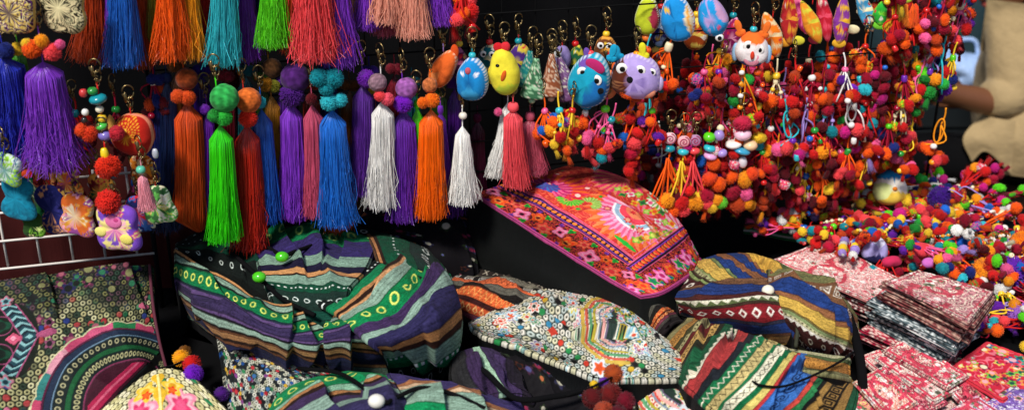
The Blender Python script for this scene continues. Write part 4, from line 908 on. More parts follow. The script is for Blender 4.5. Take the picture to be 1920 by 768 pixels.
tassel('orange tassel tip showing under the blue one', 628, 250, 634, 426, 48, 'orange', .05, fray=.9, ring=False)
tassel('purple tassel left of the white one', 680, 158, 676, 358, 46, '5E2A96', 0.09, poms=[(687, 148, 19, '7020A8')], fray=.9, wtop=22)
tassel('white tassel under coral pompoms in the middle row', 716, 190, 714, 382, 52, 'white', .11, poms=[(712, 180, 12, 'coral'), (726, 186, 14, 'F05A70')], ball=(708, 155, 17, '8A6A78'), fray=.9, wtop=30, n=260)
tassel('thin mustard tassel behind the white one', 698, 170, 700, 230, 16, 'amber', .05, poms=[(699, 168, 10, 'yellow')], n=80, ring=False)
tassel('purple tassel under purple pompom and pink patterned ball', 756, 206, 757, 405, 58, '6A2AA8', .10, poms=[(756, 194, 20, '7418B8')], ball=(762, 166, 20, '9A5AA4'), fray=.9, wtop=32, n=260)
tassel('narrow green tassel between purple and orange ones', 782, 200, 786, 372, 26, '4AC81A', 0.1, n=140, fray=.7)
tassel('bright orange tassel under orange pompoms in the middle row', 808, 205, 808, 402, 56, 'FA6A08', .12, poms=[(793, 193, 12, 'F07014'), (810, 188, 16, 'F07014')], ball=(806, 160, 14, 'C06A3A'), fray=.6, wtop=32, n=280)
tassel('violet tassel peeking out behind the bright orange one', 826, 210, 836, 345, 24, 'violet', 0.08, n=110)
tassel('white tassel with a small white knot, hanging alone', 867, 236, 868, 375, 52, 'F2F0EC', .12, bead=(868, 217, 8, 'E4DCD0'), fray=.8, wtop=20, n=280)
tassel('slanting white tassel beside the coral one', 952, 192, 936, 326, 44, 'F2F0EC', .10, poms=[(934, 210, 9, 'pink')], fray=.9, wtop=18, n=240)
tassel('coral tassel above the cushion corner', 962, 205, 970, 346, 46, 'F0505A', .13, fray=.8, wtop=30, n=240)
tassel('dusty pink tassel at the end of the middle row', 994, 222, 1002, 322, 40, 'D8607A', .09, fray=1., wtop=24, n=200)
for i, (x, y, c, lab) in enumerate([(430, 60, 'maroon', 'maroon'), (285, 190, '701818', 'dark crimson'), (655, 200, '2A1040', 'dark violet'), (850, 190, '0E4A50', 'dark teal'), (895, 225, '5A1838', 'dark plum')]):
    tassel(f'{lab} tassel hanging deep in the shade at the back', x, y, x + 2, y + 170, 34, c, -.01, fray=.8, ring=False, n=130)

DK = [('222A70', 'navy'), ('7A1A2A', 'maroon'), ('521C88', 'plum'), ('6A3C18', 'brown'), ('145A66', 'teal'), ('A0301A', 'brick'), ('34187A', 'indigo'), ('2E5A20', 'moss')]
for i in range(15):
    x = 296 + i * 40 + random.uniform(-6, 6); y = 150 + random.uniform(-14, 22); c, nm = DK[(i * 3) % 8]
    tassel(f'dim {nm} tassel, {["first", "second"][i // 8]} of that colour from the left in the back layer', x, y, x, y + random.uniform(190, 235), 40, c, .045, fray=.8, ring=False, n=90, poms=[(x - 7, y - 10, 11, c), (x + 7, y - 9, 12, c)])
# ================================================================== stuffed felt figures
def plush_mesh(out, T, paint=None, N=72, K=17, pw=.55):
    """out: radii at equal angles from +x counter-clockwise (x right, z up); T: half thickness; paint(x,z,rim)->(n,3)"""
    k = len(out); a = np.linspace(0, 2 * np.pi, N, endpoint=False); t = a / (2 * np.pi) * k; i = t.astype(int); f = t - i
    o = np.asarray(out, float); p = [o[(i + j) % k] for j in (-1, 0, 1, 2)]
    r = .5 * (2 * p[1] + (p[2] - p[0]) * f + (2 * p[0] - 5 * p[1] + 4 * p[2] - p[3]) * f ** 2 + (3 * p[1] - p[0] - 3 * p[2] + p[3]) * f ** 3)
    ph = np.linspace(-np.pi / 2, np.pi / 2, K)
    c = np.sign(np.cos(ph)) * np.abs(np.cos(ph)) ** pw; s = np.sin(ph)
    X = c[:, None] * r * np.cos(a); Z = c[:, None] * r * np.sin(a); Y = np.repeat(-T * s[:, None], N, 1)
    sd = int(abs(T) * 1e6) % 97; lump = 1 + .07 * (vnoise(np.cos(a) * 2 + 5 + sd, np.sin(a) * 2 + 9, sd) - .5)[None, :]; X = X * lump; Z = Z * lump; Y = Y * (1 + .22 * (vnoise(X / T * 1.3 + 11, Z / T * 1.3 + 17, sd + 1) - .5))
    V = np.stack([X, Y, Z], -1).reshape(-1, 3); rim = np.repeat(np.abs(c)[:, None], N, 1).ravel()
    col = paint(X.ravel(), Z.ravel(), rim, np.tile(a, K)) if paint else np.ones((N * K, 3))
    return mesh_np('plush', V, gridfaces(K, N, True), col)
def solid(c, stitch=None, patches=()):
    def f(x, z, rim, a):
        P = Paint(len(x), c)
        for (cx, cz, rx, rz, cc) in patches: P.put(((x - cx) / rx) ** 2 + ((z - cz) / rz) ** 2 < 1, cc)
        if stitch: P.put((rim > .93) & (np.sin(a * 34) > 0), stitch)
        return P.c
    return f
def superoval(a, b, p, fat=0.):
    t = np.linspace(0, 2 * np.pi, 40, endpoint=False); a2 = a * (1 - fat * np.sin(t))
    return list(1 / ((np.abs(np.cos(t)) / a2) ** p + (np.abs(np.sin(t)) / b) ** p) ** (1 / p))
def spindle(w, h): return superoval(w, h, 1.55, .1)
def egg(w, h, lean=0): return superoval(w, h, 2.05, .12)
def plush(label, cat, name, px, py, w, h, paint, off=.10, tilt=0., T=.42, out=None, group='stuffed felt charms on the rack', yaw=None):
    P = PR(px, py, off); m = mpp(P); t = thing(name, label, cat, tuple(P), group, (0, 0, math.radians(-14) if yaw is None else yaw))
    o = egg(w / 2, h / 2) if out is None else out
    b = obj('body', plush_mesh([q * m for q in o], min(w, h) * m * T, paint), 'felt', t, rot=(0, tilt, 0))
    return t, m, min(w, h) * m * T
def eye(t, m, T, dx, dz, r, k=1., white='F4F2EE'):
    e = obj('eye', BALL, 'felt_plain', t, (dx * m, -T * .93 * k, dz * m), scale=(r * m * .92, r * m * .22, r * m * .92), color=white)
    obj('pupil', BALL, 'eye', e, (.1, -.72, -.05), scale=(.50, .60, .50), color='0A0A0C'); return e
def blob(name, t, m, dx, dy, dz, sx, sy, sz, c, rot=(0, 0, 0), mat='felt_plain'):
    return obj(name, BALL, mat, t, (dx * m, dy, dz * m), rot, (sx * m, sy * m, sz * m), c)
M['felt_plain'] = new_mat('plain_felt', .95, False, .08, sheen=.06, bump=('noise', 500, .7, .0006), var=(120, .12))
def hanger(t, m, top, bead=None, col='red'):
    z = top * m
    if bead: obj('bead', BEAD, 'bead', t, (0, 0, z + 4 * m), scale=7 * m, color=bead); z += 9 * m
    obj('hanging_cord', mesh_np('cord', *tube([(0, 0, z - 8 * m), (0, 0, z + .006)], .0009, 5, 4)), 'cord', t, color=col)
    obj('key_ring', RING[random.randrange(3)], 'brass', t, (0, 0, z + .008), (0, 0, random.uniform(-1, 1)))
def ear(t, m, dx, dz, w, h, c, tilt=0.):
    o = [w * .5, w * .38, h, w * .38, w * .5, w * .5, w * .45, w * .5]
    return obj('ear', plush_mesh([q * m for q in o], w * m * .22, solid(c)), 'felt', t, (dx * m, -.002, dz * m), (0, tilt, 0))
t, m, T = plush('orange felt fish with a pale belly stripe, left of the blue egg bird', 'felt charm', 'felt_fish', 832, 128, 44, 84, solid('E8682A', 'F0C0A0', [(-6 * .0008, -.02, .008, .012, 'F08A4A')]), .09, .55); hanger(t, m, 40, None, 'lilac')
blob('fin', t, m, -16, 0, -26, 14, 5, 9, 'D8501E'); blob('tail', t, m, 22, 0, 34, 8, 5, 14, 'D8501E')
t, m, T = plush('bright blue egg-shaped felt bird with white edge stitching', 'felt charm', 'felt_bird', 886, 148, 60, 84, solid('1E88CC', 'E8E8F0', [(-.001, .004, .0012, .03, '1460A0'), (0, -.018, .013, .008, '3AA0D8'), (-.010, .012, .003, .003, 'E8E8F0'), (.010, .012, .003, .003, 'E8E8F0')]), .12); hanger(t, m, 42, 'turquoise', 'teal')
blob('beak', t, m, -2, -T * .9, 22, 6, 5, 7, 'C85A6A'); blob('wing', t, m, -18, -T * .6, -4, 7, 4, 24, '1878C0', (0, .15, 0)); blob('wing', t, m, 18, -T * .6, -4, 7, 4, 24, '1878C0', (0, -.15, 0))
t, m, T = plush('yellow felt chick with red comb and orange beak', 'felt charm', 'felt_chick', 946, 134, 56, 92, solid('E8D83A', None, [(.006, -.03, .02, .016, 'C8DC40')]), .12, -.12); hanger(t, m, 46, None, 'red')
eye(t, m, T, -8, 16, 4.5, .95, '1A1A1A'); blob('beak', t, m, 4, -T * .95, -2, 5, 5, 12, 'D8601E', (0, .3, 0)); blob('comb', t, m, -12, 0, 46, 10, 6, 9, 'C8202A'); blob('comb', t, m, 2, 0, 48, 9, 6, 10, 'D8303A'); blob('wing', t, m, -24, -T * .4, -6, 6, 5, 18, 'E8C030')
def cone(label, px, py, w, h, c, c2, off, tilt):
    P = PR(px, py, off); m = mpp(P); t = thing('cloth_cone', label, 'charm', tuple(P), 'patterned cloth cones on the rack', (0, tilt, random.uniform(-.3, .3)))
    a = np.linspace(0, 2 * np.pi, 28, endpoint=False); zz = np.linspace(h / 2, -h / 2, 24); r = np.interp(zz, [-h / 2, -h / 2 + 2, h / 2], [w * .46, w * .5, w * .10])
    V = np.stack([r[:, None] * np.cos(a), r[:, None] * np.sin(a) * .7, np.repeat(zz[:, None], 28, 1)], -1).reshape(-1, 3) * m
    P_ = Paint(len(V), c); k = np.random.default_rng(int(px)).random(len(V)); P_.put(k < .30, c2); P_.put((k > .9), 'D8D0C0')
    V = np.concatenate([V, [[0, 0, -h / 2 * m], [0, 0, h / 2 * m]]]); cc = np.concatenate([P_.c, [C(c), C(c)]]); n = 28 * 23; j = np.arange(28)
    obj('body', mesh_np('cone', V, [gridfaces(24, 28, True), np.stack([n + j, n + (j + 1) % 28, np.full(28, 672)], -1), np.stack([(j + 1) % 28, j, np.full(28, 673)], -1)], cc), 'felt', t)
    hanger(t, m, h / 2, None, 'black'); obj('bead', BEAD, 'bead', t, (0, 0, (-h / 2 - 7) * m), scale=7 * m, color=c2)
cone('teal and green cloth cone, first of the cloth cones', 990, 128, 45, 68, '1E7A7A', '5AA08A', .08, .12)
cone('pale green patterned cloth cone between teal and brown ones', 1002, 146, 50, 76, '3A6A4A', '9AC8A0', .11, .10)
cone('brown cloth cone with white flecks', 1034, 140, 47, 80, '8A4A2E', 'C8A084', .11, .0)
cone('plum purple cloth cone leaning right', 1060, 146, 47, 84, '6A4470', '8A6A94', .10, -.30)
t, m, T = plush('small lilac felt owl with one white eye above the plum cone', 'felt charm', 'felt_owl', 1054, 108, 34, 48, solid('8A7AB0'), .07); hanger(t, m, 24); eye(t, m, T, -6, 10, 8)
t, m, T = plush('turquoise and blue felt owl with two white eyes and magenta brow', 'felt charm', 'felt_owl', 1106, 150, 78, 104, solid('1CA0C0', 'D0E8F0', [(.016, -.022, .018, .034, '1E70B8'), (-.014, -.012, .012, .0012, '0E7898'), (-.014, -.018, .012, .0012, '0E7898'), (-.014, -.024, .010, .0012, '0E7898'), (-.012, .030, .008, .008, '6A4AA0')]), .13, .18); hanger(t, m, 48, 'coral')
eye(t, m, T, -9, 24, 11); eye(t, m, T, 17, 10, 12); blob('brow', t, m, 14, -T * .8, 36, 20, 5, 12, 'B82A6A', (0, .5, 0)); blob('nose', t, m, 26, -T * .9, -10, 6, 6, 6, '121214'); ear(t, m, -4, 40, 18, 24, '6A4AA0', -.2); ear(t, m, 40, 48, 20, 26, '1A98C0', .2)
blob('foot', t, m, -6, 0, -50, 12, 8, 10, '1878A8')
t, m, T = plush('peach felt fox with black nose between the turquoise owl and lilac cat', 'felt charm', 'felt_fox', 1139, 158, 40, 58, solid('EE9A6A'), .10, .2); hanger(t, m, 30); eye(t, m, T, 2, 12, 6, .9); blob('nose', t, m, -10, -T, -2, 5, 5, 5, '121214'); ear(t, m, -12, 26, 14, 18, 'E8682A'); ear(t, m, 12, 26, 14, 18, 'E8682A')
t, m, T = plush('lilac felt cat with brown cheek, white eyes and yellow ear', 'felt charm', 'felt_cat', 1192, 142, 96, 88, solid('B09AD8', 'D8C8EC', [(-.028, -.002, .020, .034, '5A2A1C'), (-.028, -.004, .016, .0012, 'A87048'), (-.028, -.009, .015, .0012, 'A87048'), (-.028, -.014, .012, .0012, 'A87048'), (.014, -.008, .0012, .016, '8A74B8'), (.004, -.014, .008, .0012, '8A74B8')]), .14, 0, .36); hanger(t, m, 38, 'amber')
eye(t, m, T, -22, 21, 12); eye(t, m, T, 12, 20, 11); eye(t, m, T, 33, 16, 8, .75); blob('nose', t, m, -6, -T, 2, 7, 6, 7, '141416'); ear(t, m, 12, 42, 24, 24, 'D8D02A', -.1); ear(t, m, -34, 36, 22, 22, '1A90B8', -.3)
blob('foot', t, m, 24, -T * .5, -24, 17, 9, 13, 'F09A78'); blob('foot', t, m, -22, 0, -34, 11, 8, 8, '5AC83A'); blob('paw', t, m, 46, 0, -12, 7, 8, 14, 'C8B4E0'); blob('paw', t, m, 0, -T * .3, -33, 9, 7, 7, 'E85A94')
t, m, T = plush('lime and yellow felt egg with dark red side, left of the larger blue egg', 'felt charm', 'felt_egg', 1214, 30, 46, 74, solid('C0CC2E', 'F0F0D0', [(.016, 0, .010, .018, 'A83048')]), .10); hanger(t, m, 36); obj('bead', BEAD, 'bead', t, (0, 0, -42 * m), scale=9 * m, color='E8742A')
t, m, T = plush('large blue felt egg with white stitching and cream belly', 'felt charm', 'felt_egg', 1270, 34, 62, 92, solid('1E8CD4', 'F0F0F4', [(.024, -.004, .011, .030, 'E8D8B0'), (.018, -.004, .0016, .026, 'F0A848'), (-.004, 0, .0014, .03, '1468A8'), (-.010, .018, .004, .004, 'F0C040'), (.026, .006, .005, .008, 'E07A4A'), (.026, -.014, .005, .006, 'C84A6A')]), .13, -.25); hanger(t, m, 46)
t, m, T = plush('blue felt egg edged in lilac, right of the larger blue egg', 'felt charm', 'felt_egg', 1336, 32, 54, 74, solid('2496D8', 'B49AD4', [(.020, .01, .010, .022, 'C89AC0'), (0, .006, .0014, .022, 'B49AD4'), (-.008, -.006, .0014, .02, 'B49AD4'), (.006, -.014, .004, .004, 'E84A6A')]), .13, -.4); hanger(t, m, 36); blob('eye', t, m, 16, -T * .4, -36, 8, 6, 8, 'F0F0F0'); blob('pupil', t, m, 17, -T * .4 - 5 * m, -36, 4, 4, 4, '101010')
t, m, T = plush('orange and white felt owl face with pink muzzle', 'felt charm', 'felt_owl', 1410, 92, 62, 66, solid('F0E8E8', None, [(0, .024, .026, .012, 'E8702A'), (0, -.024, .024, .010, '2A4A8A')]), .13); hanger(t, m, 34, 'turquoise')
eye(t, m, T, -6, 12, 11); eye(t, m, T, 14, 6, 10, .9); ear(t, m, -24, 32, 20, 24, 'E8702A', -.4); ear(t, m, 20, 32, 20, 24, 'E8702A', .3); blob('muzzle', t, m, 2, -T * .8, -10, 17, 6, 17, 'F09AB0'); blob('beak', t, m, 3, -T * 1.1, -4, 4, 4, 8, 'D8402A'); blob('wing', t, m, -30, 0, -8, 7, 6, 18, '9AC4E8'); blob('wing', t, m, 30, 0, -8, 7, 6, 18, '9AC4E8')
def fishp(c, c2, sd):
    g = np.random.default_rng(sd)
    def f(x, z, rim, a):
        P = Paint(len(x), c); k = np.floor((z + .3 * abs(x)) / .006).astype(int) % 3; P.put((k == 0) & (x > -.004), c2)
        for _ in range(16): P.put(np.hypot(x - g.uniform(-.015, .015), z - g.uniform(-.04, .04)) < g.uniform(.0015, .004), g.choice([c2, 'E8C040', 'C8283A', 'F0E8D8', c]))
        P.put((rim > .95) & (np.sin(a * 30) > 0), c2); return P.c
    return f
for lab, px, py, w, h, c, pat, tl in [('orange felt fish with cream side, right of the owl face', 1446, 66, 36, 84, 'EE7A1E', ('E8D0A0',), -.35), ('dark red felt fish with yellow tip, hanging near the orange fish', 1480, 34, 30, 96, 'B82A2E', ('E8A030',), -.1),
        ('yellow and orange speckled felt fish', 1520, 42, 28, 84, 'E8902A', ('D8D040',), -.5), ('crimson felt fish leaning over the speckled one', 1545, 30, 26, 96, 'C82438', ('E8506A',), -.25),
        ('violet felt fish with a yellow patch', 1578, 38, 28, 90, '8A3A9A', ('E8B030',), 0.), ('pale blue and cream felt fish leaning right', 1622, 20, 26, 84, '4AA8D8', ('F0E4B8',), -.45),
        ('green felt fish beside the orange yarn bunch', 1652, 26, 26, 44, '2FB03A', ('7AD83A',), 0.), ('magenta felt fish behind the speckled one', 1500, 24, 24, 84, 'A82468', ('E8709A',), -.4)]:
    t, m, T = plush(lab, 'felt charm', 'felt_fish', px, py, w, h, fishp(c, pat[0], px), .10 + .03 * random.random(), tl, .34, spindle(w * .56, h * .54)); hanger(t, m, h / 2); blob('tail', t, m, math.sin(-tl) * -h * .5, 0, -h * .5 * math.cos(tl), 13, 4, 9, pat[0]); blob('fin', t, m, -w * .35, 0, 4, 5, 3, 12, pat[0], (0, .4, 0))
# yarn bunch
def yarn_bunch(label, px, py, cols, off):
    P = PR(px, py, off); m = mpp(P); t = thing('yarn_bunch', label, 'charm', tuple(P))
    for k, (dx, w, h, c) in enumerate(cols): obj('yarn_skirt', tassel_mesh(h * m, w * .3 * m, w * .5 * m, 300 + k, 90, 7, .8), 'wool', t, (dx * m, -.004 * (k % 2), (24 + (k % 2) * 6) * m), color=c)
    obj('band', BEAD, 'bead', t, (0, 0, 30 * m), scale=(16 * m, 10 * m, 8 * m), color='B8D83A')
yarn_bunch('orange and yellow yarn bunch hanging at the right end of the rack', 1690, 30, [(-20, 22, 52, 'F0B020'), (0, 24, 46, 'F0801E'), (18, 22, 44, 'F06018'), (-8, 18, 40, 'E8C838'), (24, 16, 36, 'F04A1E')], .13)
# ---------------- left post: drum, pouches, purses
t, m, T = plush('red felt drum charm with a gold dotted medallion', 'felt charm', 'felt_drum', 250, 250, 78, 82, None, .14, -.2, .34)
def p_drum(x, z, rim, a):
    P = Paint(len(x), 'B8241A'); r = np.hypot(x + .002, z - .010); th = np.arctan2(z - .01, x)
    for rr, n in ((.006, 9), (.010, 14), (.014, 20), (.018, 26)): P.put((abs(r - rr) < .0013) & (np.sin(th * n) > -.1), 'E0982A')
    P.put(r < .003, 'F0C040'); P.put((rim > .992), 'E88A6A'); return P.c
o = t.children[0]; bpy.data.objects.remove(o)
obj('body', plush_mesh([40 * m, 44 * m, 40 * m, 38 * m, 40 * m, 46 * m, 42 * m, 44 * m], T, p_drum, 160, 41), 'felt', t, rot=(0, .2, 0)); hanger(t, m, 42); blob('edge_roll', t, m, -34, -.008, 4, 9, 8, 34, 'D8A04A', (0, -.1, 0)); obj('bead', BEAD, 'bead', t, (44 * m, -.004, -34 * m), scale=(6 * m, 6 * m, 12 * m), color='C8CCD8')
def stackcharm(label, px, py, off, items, group=None, name='bead_charm'):
    P = PR(px, py, off); m = mpp(P); t = thing(name, label, 'charm', tuple(P), group)
    obj('hanging_cord', mesh_np('cord', *tube([(0, 0, 12 * m), (0, 0, -max(i[2] for i in items) * m)], .0011, 5, 6)), 'cord', t, color='red'); obj('key_ring', RING[0], 'brass', t, (0, 0, 14 * m))
    for k, (kind, dx, dz, rx, rz, c) in enumerate(items):
        if kind == 'p': obj('pompom', POM[k % 4], 'wool', t, (dx * m, -.004, -dz * m), (k, k * 2, 0), (rx * m, rx * m, rz * m), c)
        else: obj('bead', BEAD, 'bead', t, (dx * m, -.004, -dz * m), (0, random.uniform(-.3, .3), 0), (rx * m, rx * m, rz * m), c)
    return t, m
stackcharm('stack of teal, green, yellow and red beads left of the red drum', 183, 165, .16, [('b', -26, 8, 8, 10, 'C83A3A'), ('b', 0, 20, 17, 11, 'teal'), ('b', -8, 4, 10, 9, '2A8A3A'), ('b', 0, 40, 8, 8, 'E8E0C8'), ('b', -28, 46, 7, 8, 'white'), ('b', -32, 62, 6, 8, '2A2A2A'), ('b', 2, 58, 9, 9, 'yellow'), ('b', 0, 74, 12, 9, '4AB84A'), ('b', 4, 92, 14, 12, '7A6AB8'), ('p', -26, 90, 16, 15, 'E0401E'), ('p', 26, 88, 15, 14, 'C82A3A'), ('p', -40, 82, 13, 17, 'E84A1E')])
stackcharm('red disc pompom under a yellow bead, on a red cord', 196, 272, .17, [('b', 0, 16, 8, 16, 'F0D020'), ('p', 3, 42, 25, 17, 'E03018'), ('b', -14, 60, 6, 5, 'white'), ('b', 10, 62, 6, 5, '2A2A3A')])
def p_pouch(base, cols, seed):
    g = np.random.default_rng(seed); S = [(g.uniform(-.03, .03), g.uniform(-.04, .04), g.uniform(.004, .010), g.choice(cols), g.choice(cols), g.uniform(0, 6)) for _ in range(46)]
    def f(x, z, rim, a):
        P = Paint(len(x), base)
        for (cx, cz, r, c1, c2, ro) in S: flower(P, x, z, cx, cz, r, [c1, c2, c1], 5, ro)
        return P.c
    return f
def pouch(label, px, py, w, h, base, cols, off, seed, tilt=0., pom=None):
    m = mpp(PR(px, py, off)); W, H = w / 2, h / 2
    out = [W * .92, math.hypot(W, H) * .82, H, math.hypot(W, H) * .82, W * .92, math.hypot(W, H) * .93, H, math.hypot(W, H) * .93]
    t, m, T = plush(label, 'pouch', 'fabric_pouch', px, py, w, h, None, off, tilt, .17, group='little fabric pouches at the left post')
    bpy.data.objects.remove(t.children[0]); obj('body', plush_mesh([q * m for q in out], T, p_pouch(base, cols, seed), 150, 41, .30), 'felt', t, rot=(0, tilt, 0)); hanger(t, m, h / 2)
    if pom: obj('pompom', POM[seed % 4], 'wool', t, (pom[0] * m, -T * .8, pom[1] * m), scale=pom[2] * m, color=pom[3])
    return t, m, T
t, m, T = pouch('violet pouch with pink rose and yellow flowers under red pompom', 222, 424, 84, 92, '7A4AC0', ['E88AB8', 'F0B0CC', 'D04A8A', 'F0E08A'], .17, 1, 0, (-6, 54, 23, 'D8281E'))
for dx, dz, r, c in ((0, 16, 17, 'EE7AB4'), (-30, -8, 12, 'F0E480'), (22, -18, 13, 'F0E070'), (6, 20, 8, 'D04A8A')): blob('flower', t, m, dx, -T, dz, r, 4, r * .8, c)
pouch('orange pouch with pink and purple flowers, left of the violet pouch', 146, 402, 62, 84, 'D8682A', ['F0A0B0', 'E8A03A', '9A4A9A', 'F0E0C0'], .13, 2, .15)
pouch('teal blue felt pouch at the left edge above the white grid', 34, 370, 54, 92, '147A98', ['147A98', '1A88A8', '126A88'], .13, 3, .1)
pouch('narrow navy pouch between teal and orange pouches', 100, 392, 40, 100, '24286A', ['24286A', '3A3A8A', 'E8A070'], .11, 4, -.2)
pouch('dark green speckled pouch behind the navy one', 72, 372, 40, 84, '16482E', ['2A8A4A', '0E3A24', 'D8D8B0'], .08, 5)
pouch('pale green and yellow flowered pouch behind the little pink tassel', 296, 382, 62, 72, '3A6A3A', ['E8E4C0', 'E8D860', '6ABF5A', 'F0F0E0'], .14, 6, -.25)
tassel('small pink and white tassel over the flowered pouches', 266, 328, 278, 392, 34, 'F09AAA', .18, 'l', bead=(264, 318, 9, '5AC0A0'), n=120, wtop=14)
pouch('pale lime and grey felt pouch at the left edge', 14, 316, 58, 60, '8AB88A', ['9ACF3A', 'C8D8D0', '6A9A9A'], .15, 8, .3)
for lab, px, py, w, h, sd in (('gold scroll embroidered purse hanging at the top left corner', 26, 22, 88, 84, 5), ('cream scroll embroidered purse hanging right of the gold purse', 118, 12, 82, 108, 6)):
    m = mpp(PR(px, py, .14)); W, H = w / 2, h / 2; out = [W, math.hypot(W, H) * .9, H, math.hypot(W, H) * .9, W, math.hypot(W, H) * .8, H, math.hypot(W, H) * .8]
    def pg(x, z, rim, a, sd=sd):
        P = Paint(len(x), '3A1A3E' if sd == 5 else '2A2418'); scroll(P, x, z, 75, 'D8B85A' if sd == 5 else 'E0CFA0', .22, sd); scroll(P, x, z, 120, 'F0E4B0', .10, sd + 9); scroll(P, x, z, 60, '7A3A8A' if sd == 5 else '8A8A6A', .05, sd + 3); P.put(rim > .99, 'C8A85A'); return P.c
    t, m, T = plush(lab, 'purse', 'embroidered_purse', px, py, w, h, None, .14, 0, .2); bpy.data.objects.remove(t.children[0])
    obj('body', plush_mesh([q * m for q in out], T, pg, 180, 61, .35), 'stitch', t); hanger(t, m, h / 2)

# more stuffed things filling the left post
for k, (lab, px, py, w, h, b, cs, off) in enumerate([
    ('dark red pouch with green leaves behind the red pompom', 190, 358, 46, 70, '6A1420', ['C8283A', '1E6A3A', 'E8A040'], .11), ('plum pouch with orange flowers above the orange pouch', 128, 340, 46, 62, '4A1A50', ['E8702A', 'A04AA0', 'F0C060'], .12),
    ('navy pouch with red flowers right of the violet pouch', 262, 400, 40, 74, '1E2460', ['C82A3A', 'E8E0D0', '3A6AC0'], .11), ('crimson pouch under the large violet tassel', 84, 330, 44, 56, '8A1A2A', ['E84A3A', 'F0A060', '5A1020'], .10),
    ('moss green pouch between teal and navy pouches', 62, 420, 40, 50, '2A4A20', ['7AB83A', 'D8D890', '1A3014'], .12), ('rust orange pouch behind the red drum', 268, 318, 44, 60, '8A3A18', ['E8882A', 'C8301E', 'F0D0A0'], .10)]):
    pouch(lab, px, py, w, h, b, cs, off, 40 + k, random.uniform(-.25, .25))
# dim felt figures deep behind the bright ones
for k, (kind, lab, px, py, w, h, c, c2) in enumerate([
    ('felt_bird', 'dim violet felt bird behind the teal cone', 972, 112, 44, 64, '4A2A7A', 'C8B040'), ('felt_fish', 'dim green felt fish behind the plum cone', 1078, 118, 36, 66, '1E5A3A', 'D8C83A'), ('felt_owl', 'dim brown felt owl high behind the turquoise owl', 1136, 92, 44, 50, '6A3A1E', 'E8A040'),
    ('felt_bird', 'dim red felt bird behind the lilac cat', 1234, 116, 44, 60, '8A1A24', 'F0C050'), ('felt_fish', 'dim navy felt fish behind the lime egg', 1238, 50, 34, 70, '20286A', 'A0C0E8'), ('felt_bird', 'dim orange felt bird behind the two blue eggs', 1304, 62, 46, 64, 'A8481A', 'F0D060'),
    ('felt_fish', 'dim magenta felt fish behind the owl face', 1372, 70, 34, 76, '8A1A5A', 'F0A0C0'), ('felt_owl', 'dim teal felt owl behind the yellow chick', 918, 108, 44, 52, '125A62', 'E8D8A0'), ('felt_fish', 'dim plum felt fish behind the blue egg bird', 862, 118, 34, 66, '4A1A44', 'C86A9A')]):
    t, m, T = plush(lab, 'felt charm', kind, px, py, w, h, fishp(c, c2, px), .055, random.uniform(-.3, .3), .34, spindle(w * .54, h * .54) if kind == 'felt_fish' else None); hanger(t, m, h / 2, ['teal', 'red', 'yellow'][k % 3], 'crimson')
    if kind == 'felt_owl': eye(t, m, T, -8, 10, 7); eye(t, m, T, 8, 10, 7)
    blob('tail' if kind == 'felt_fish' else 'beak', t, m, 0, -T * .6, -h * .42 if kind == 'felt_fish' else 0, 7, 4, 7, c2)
# ================================================================== pompom charms
CN = ['red', 'crimson', 'orange', 'amber', 'yellow', 'pink', 'magenta', 'coral', 'maroon', 'green', 'lime', 'teal', 'turquoise', 'purple', 'lilac', 'blue', 'navy', 'white', 'mixed', 'rust']
CW = np.array([40, 18, 17, 4, 4, 4, 3.5, 8, 17, 1.5, 1, 1.5, 1, 1.5, .8, .8, 1.2, .8, 14, 11.]); CW /= CW.sum()
BC = ['teal', 'turquoise', 'yellow', 'green', 'blue', 'red', 'white', 'cream', 'lime', 'orange', 'pink', 'purple']
CC = ['red', 'orange', 'pink', 'yellow', 'crimson', 'cream', 'turquoise', 'lilac', 'amber', 'white']
CCW = np.array([34, 12, 12, 5, 26, 3, 2, 3, 4, 2.]); CCW /= CCW.sum()
class Tmpl: pass
TUFT = [tassel_mesh(1., .14, .24, 500 + i, 36, 5, 1.1, fine=1.) for i in range(3)]
LOG = mesh_np('bead', *lathe([(.15, 1), (.7, .95), (.85, .6), (.9, 0), (.85, -.6), (.7, -.95), (.15, -1)], 12))
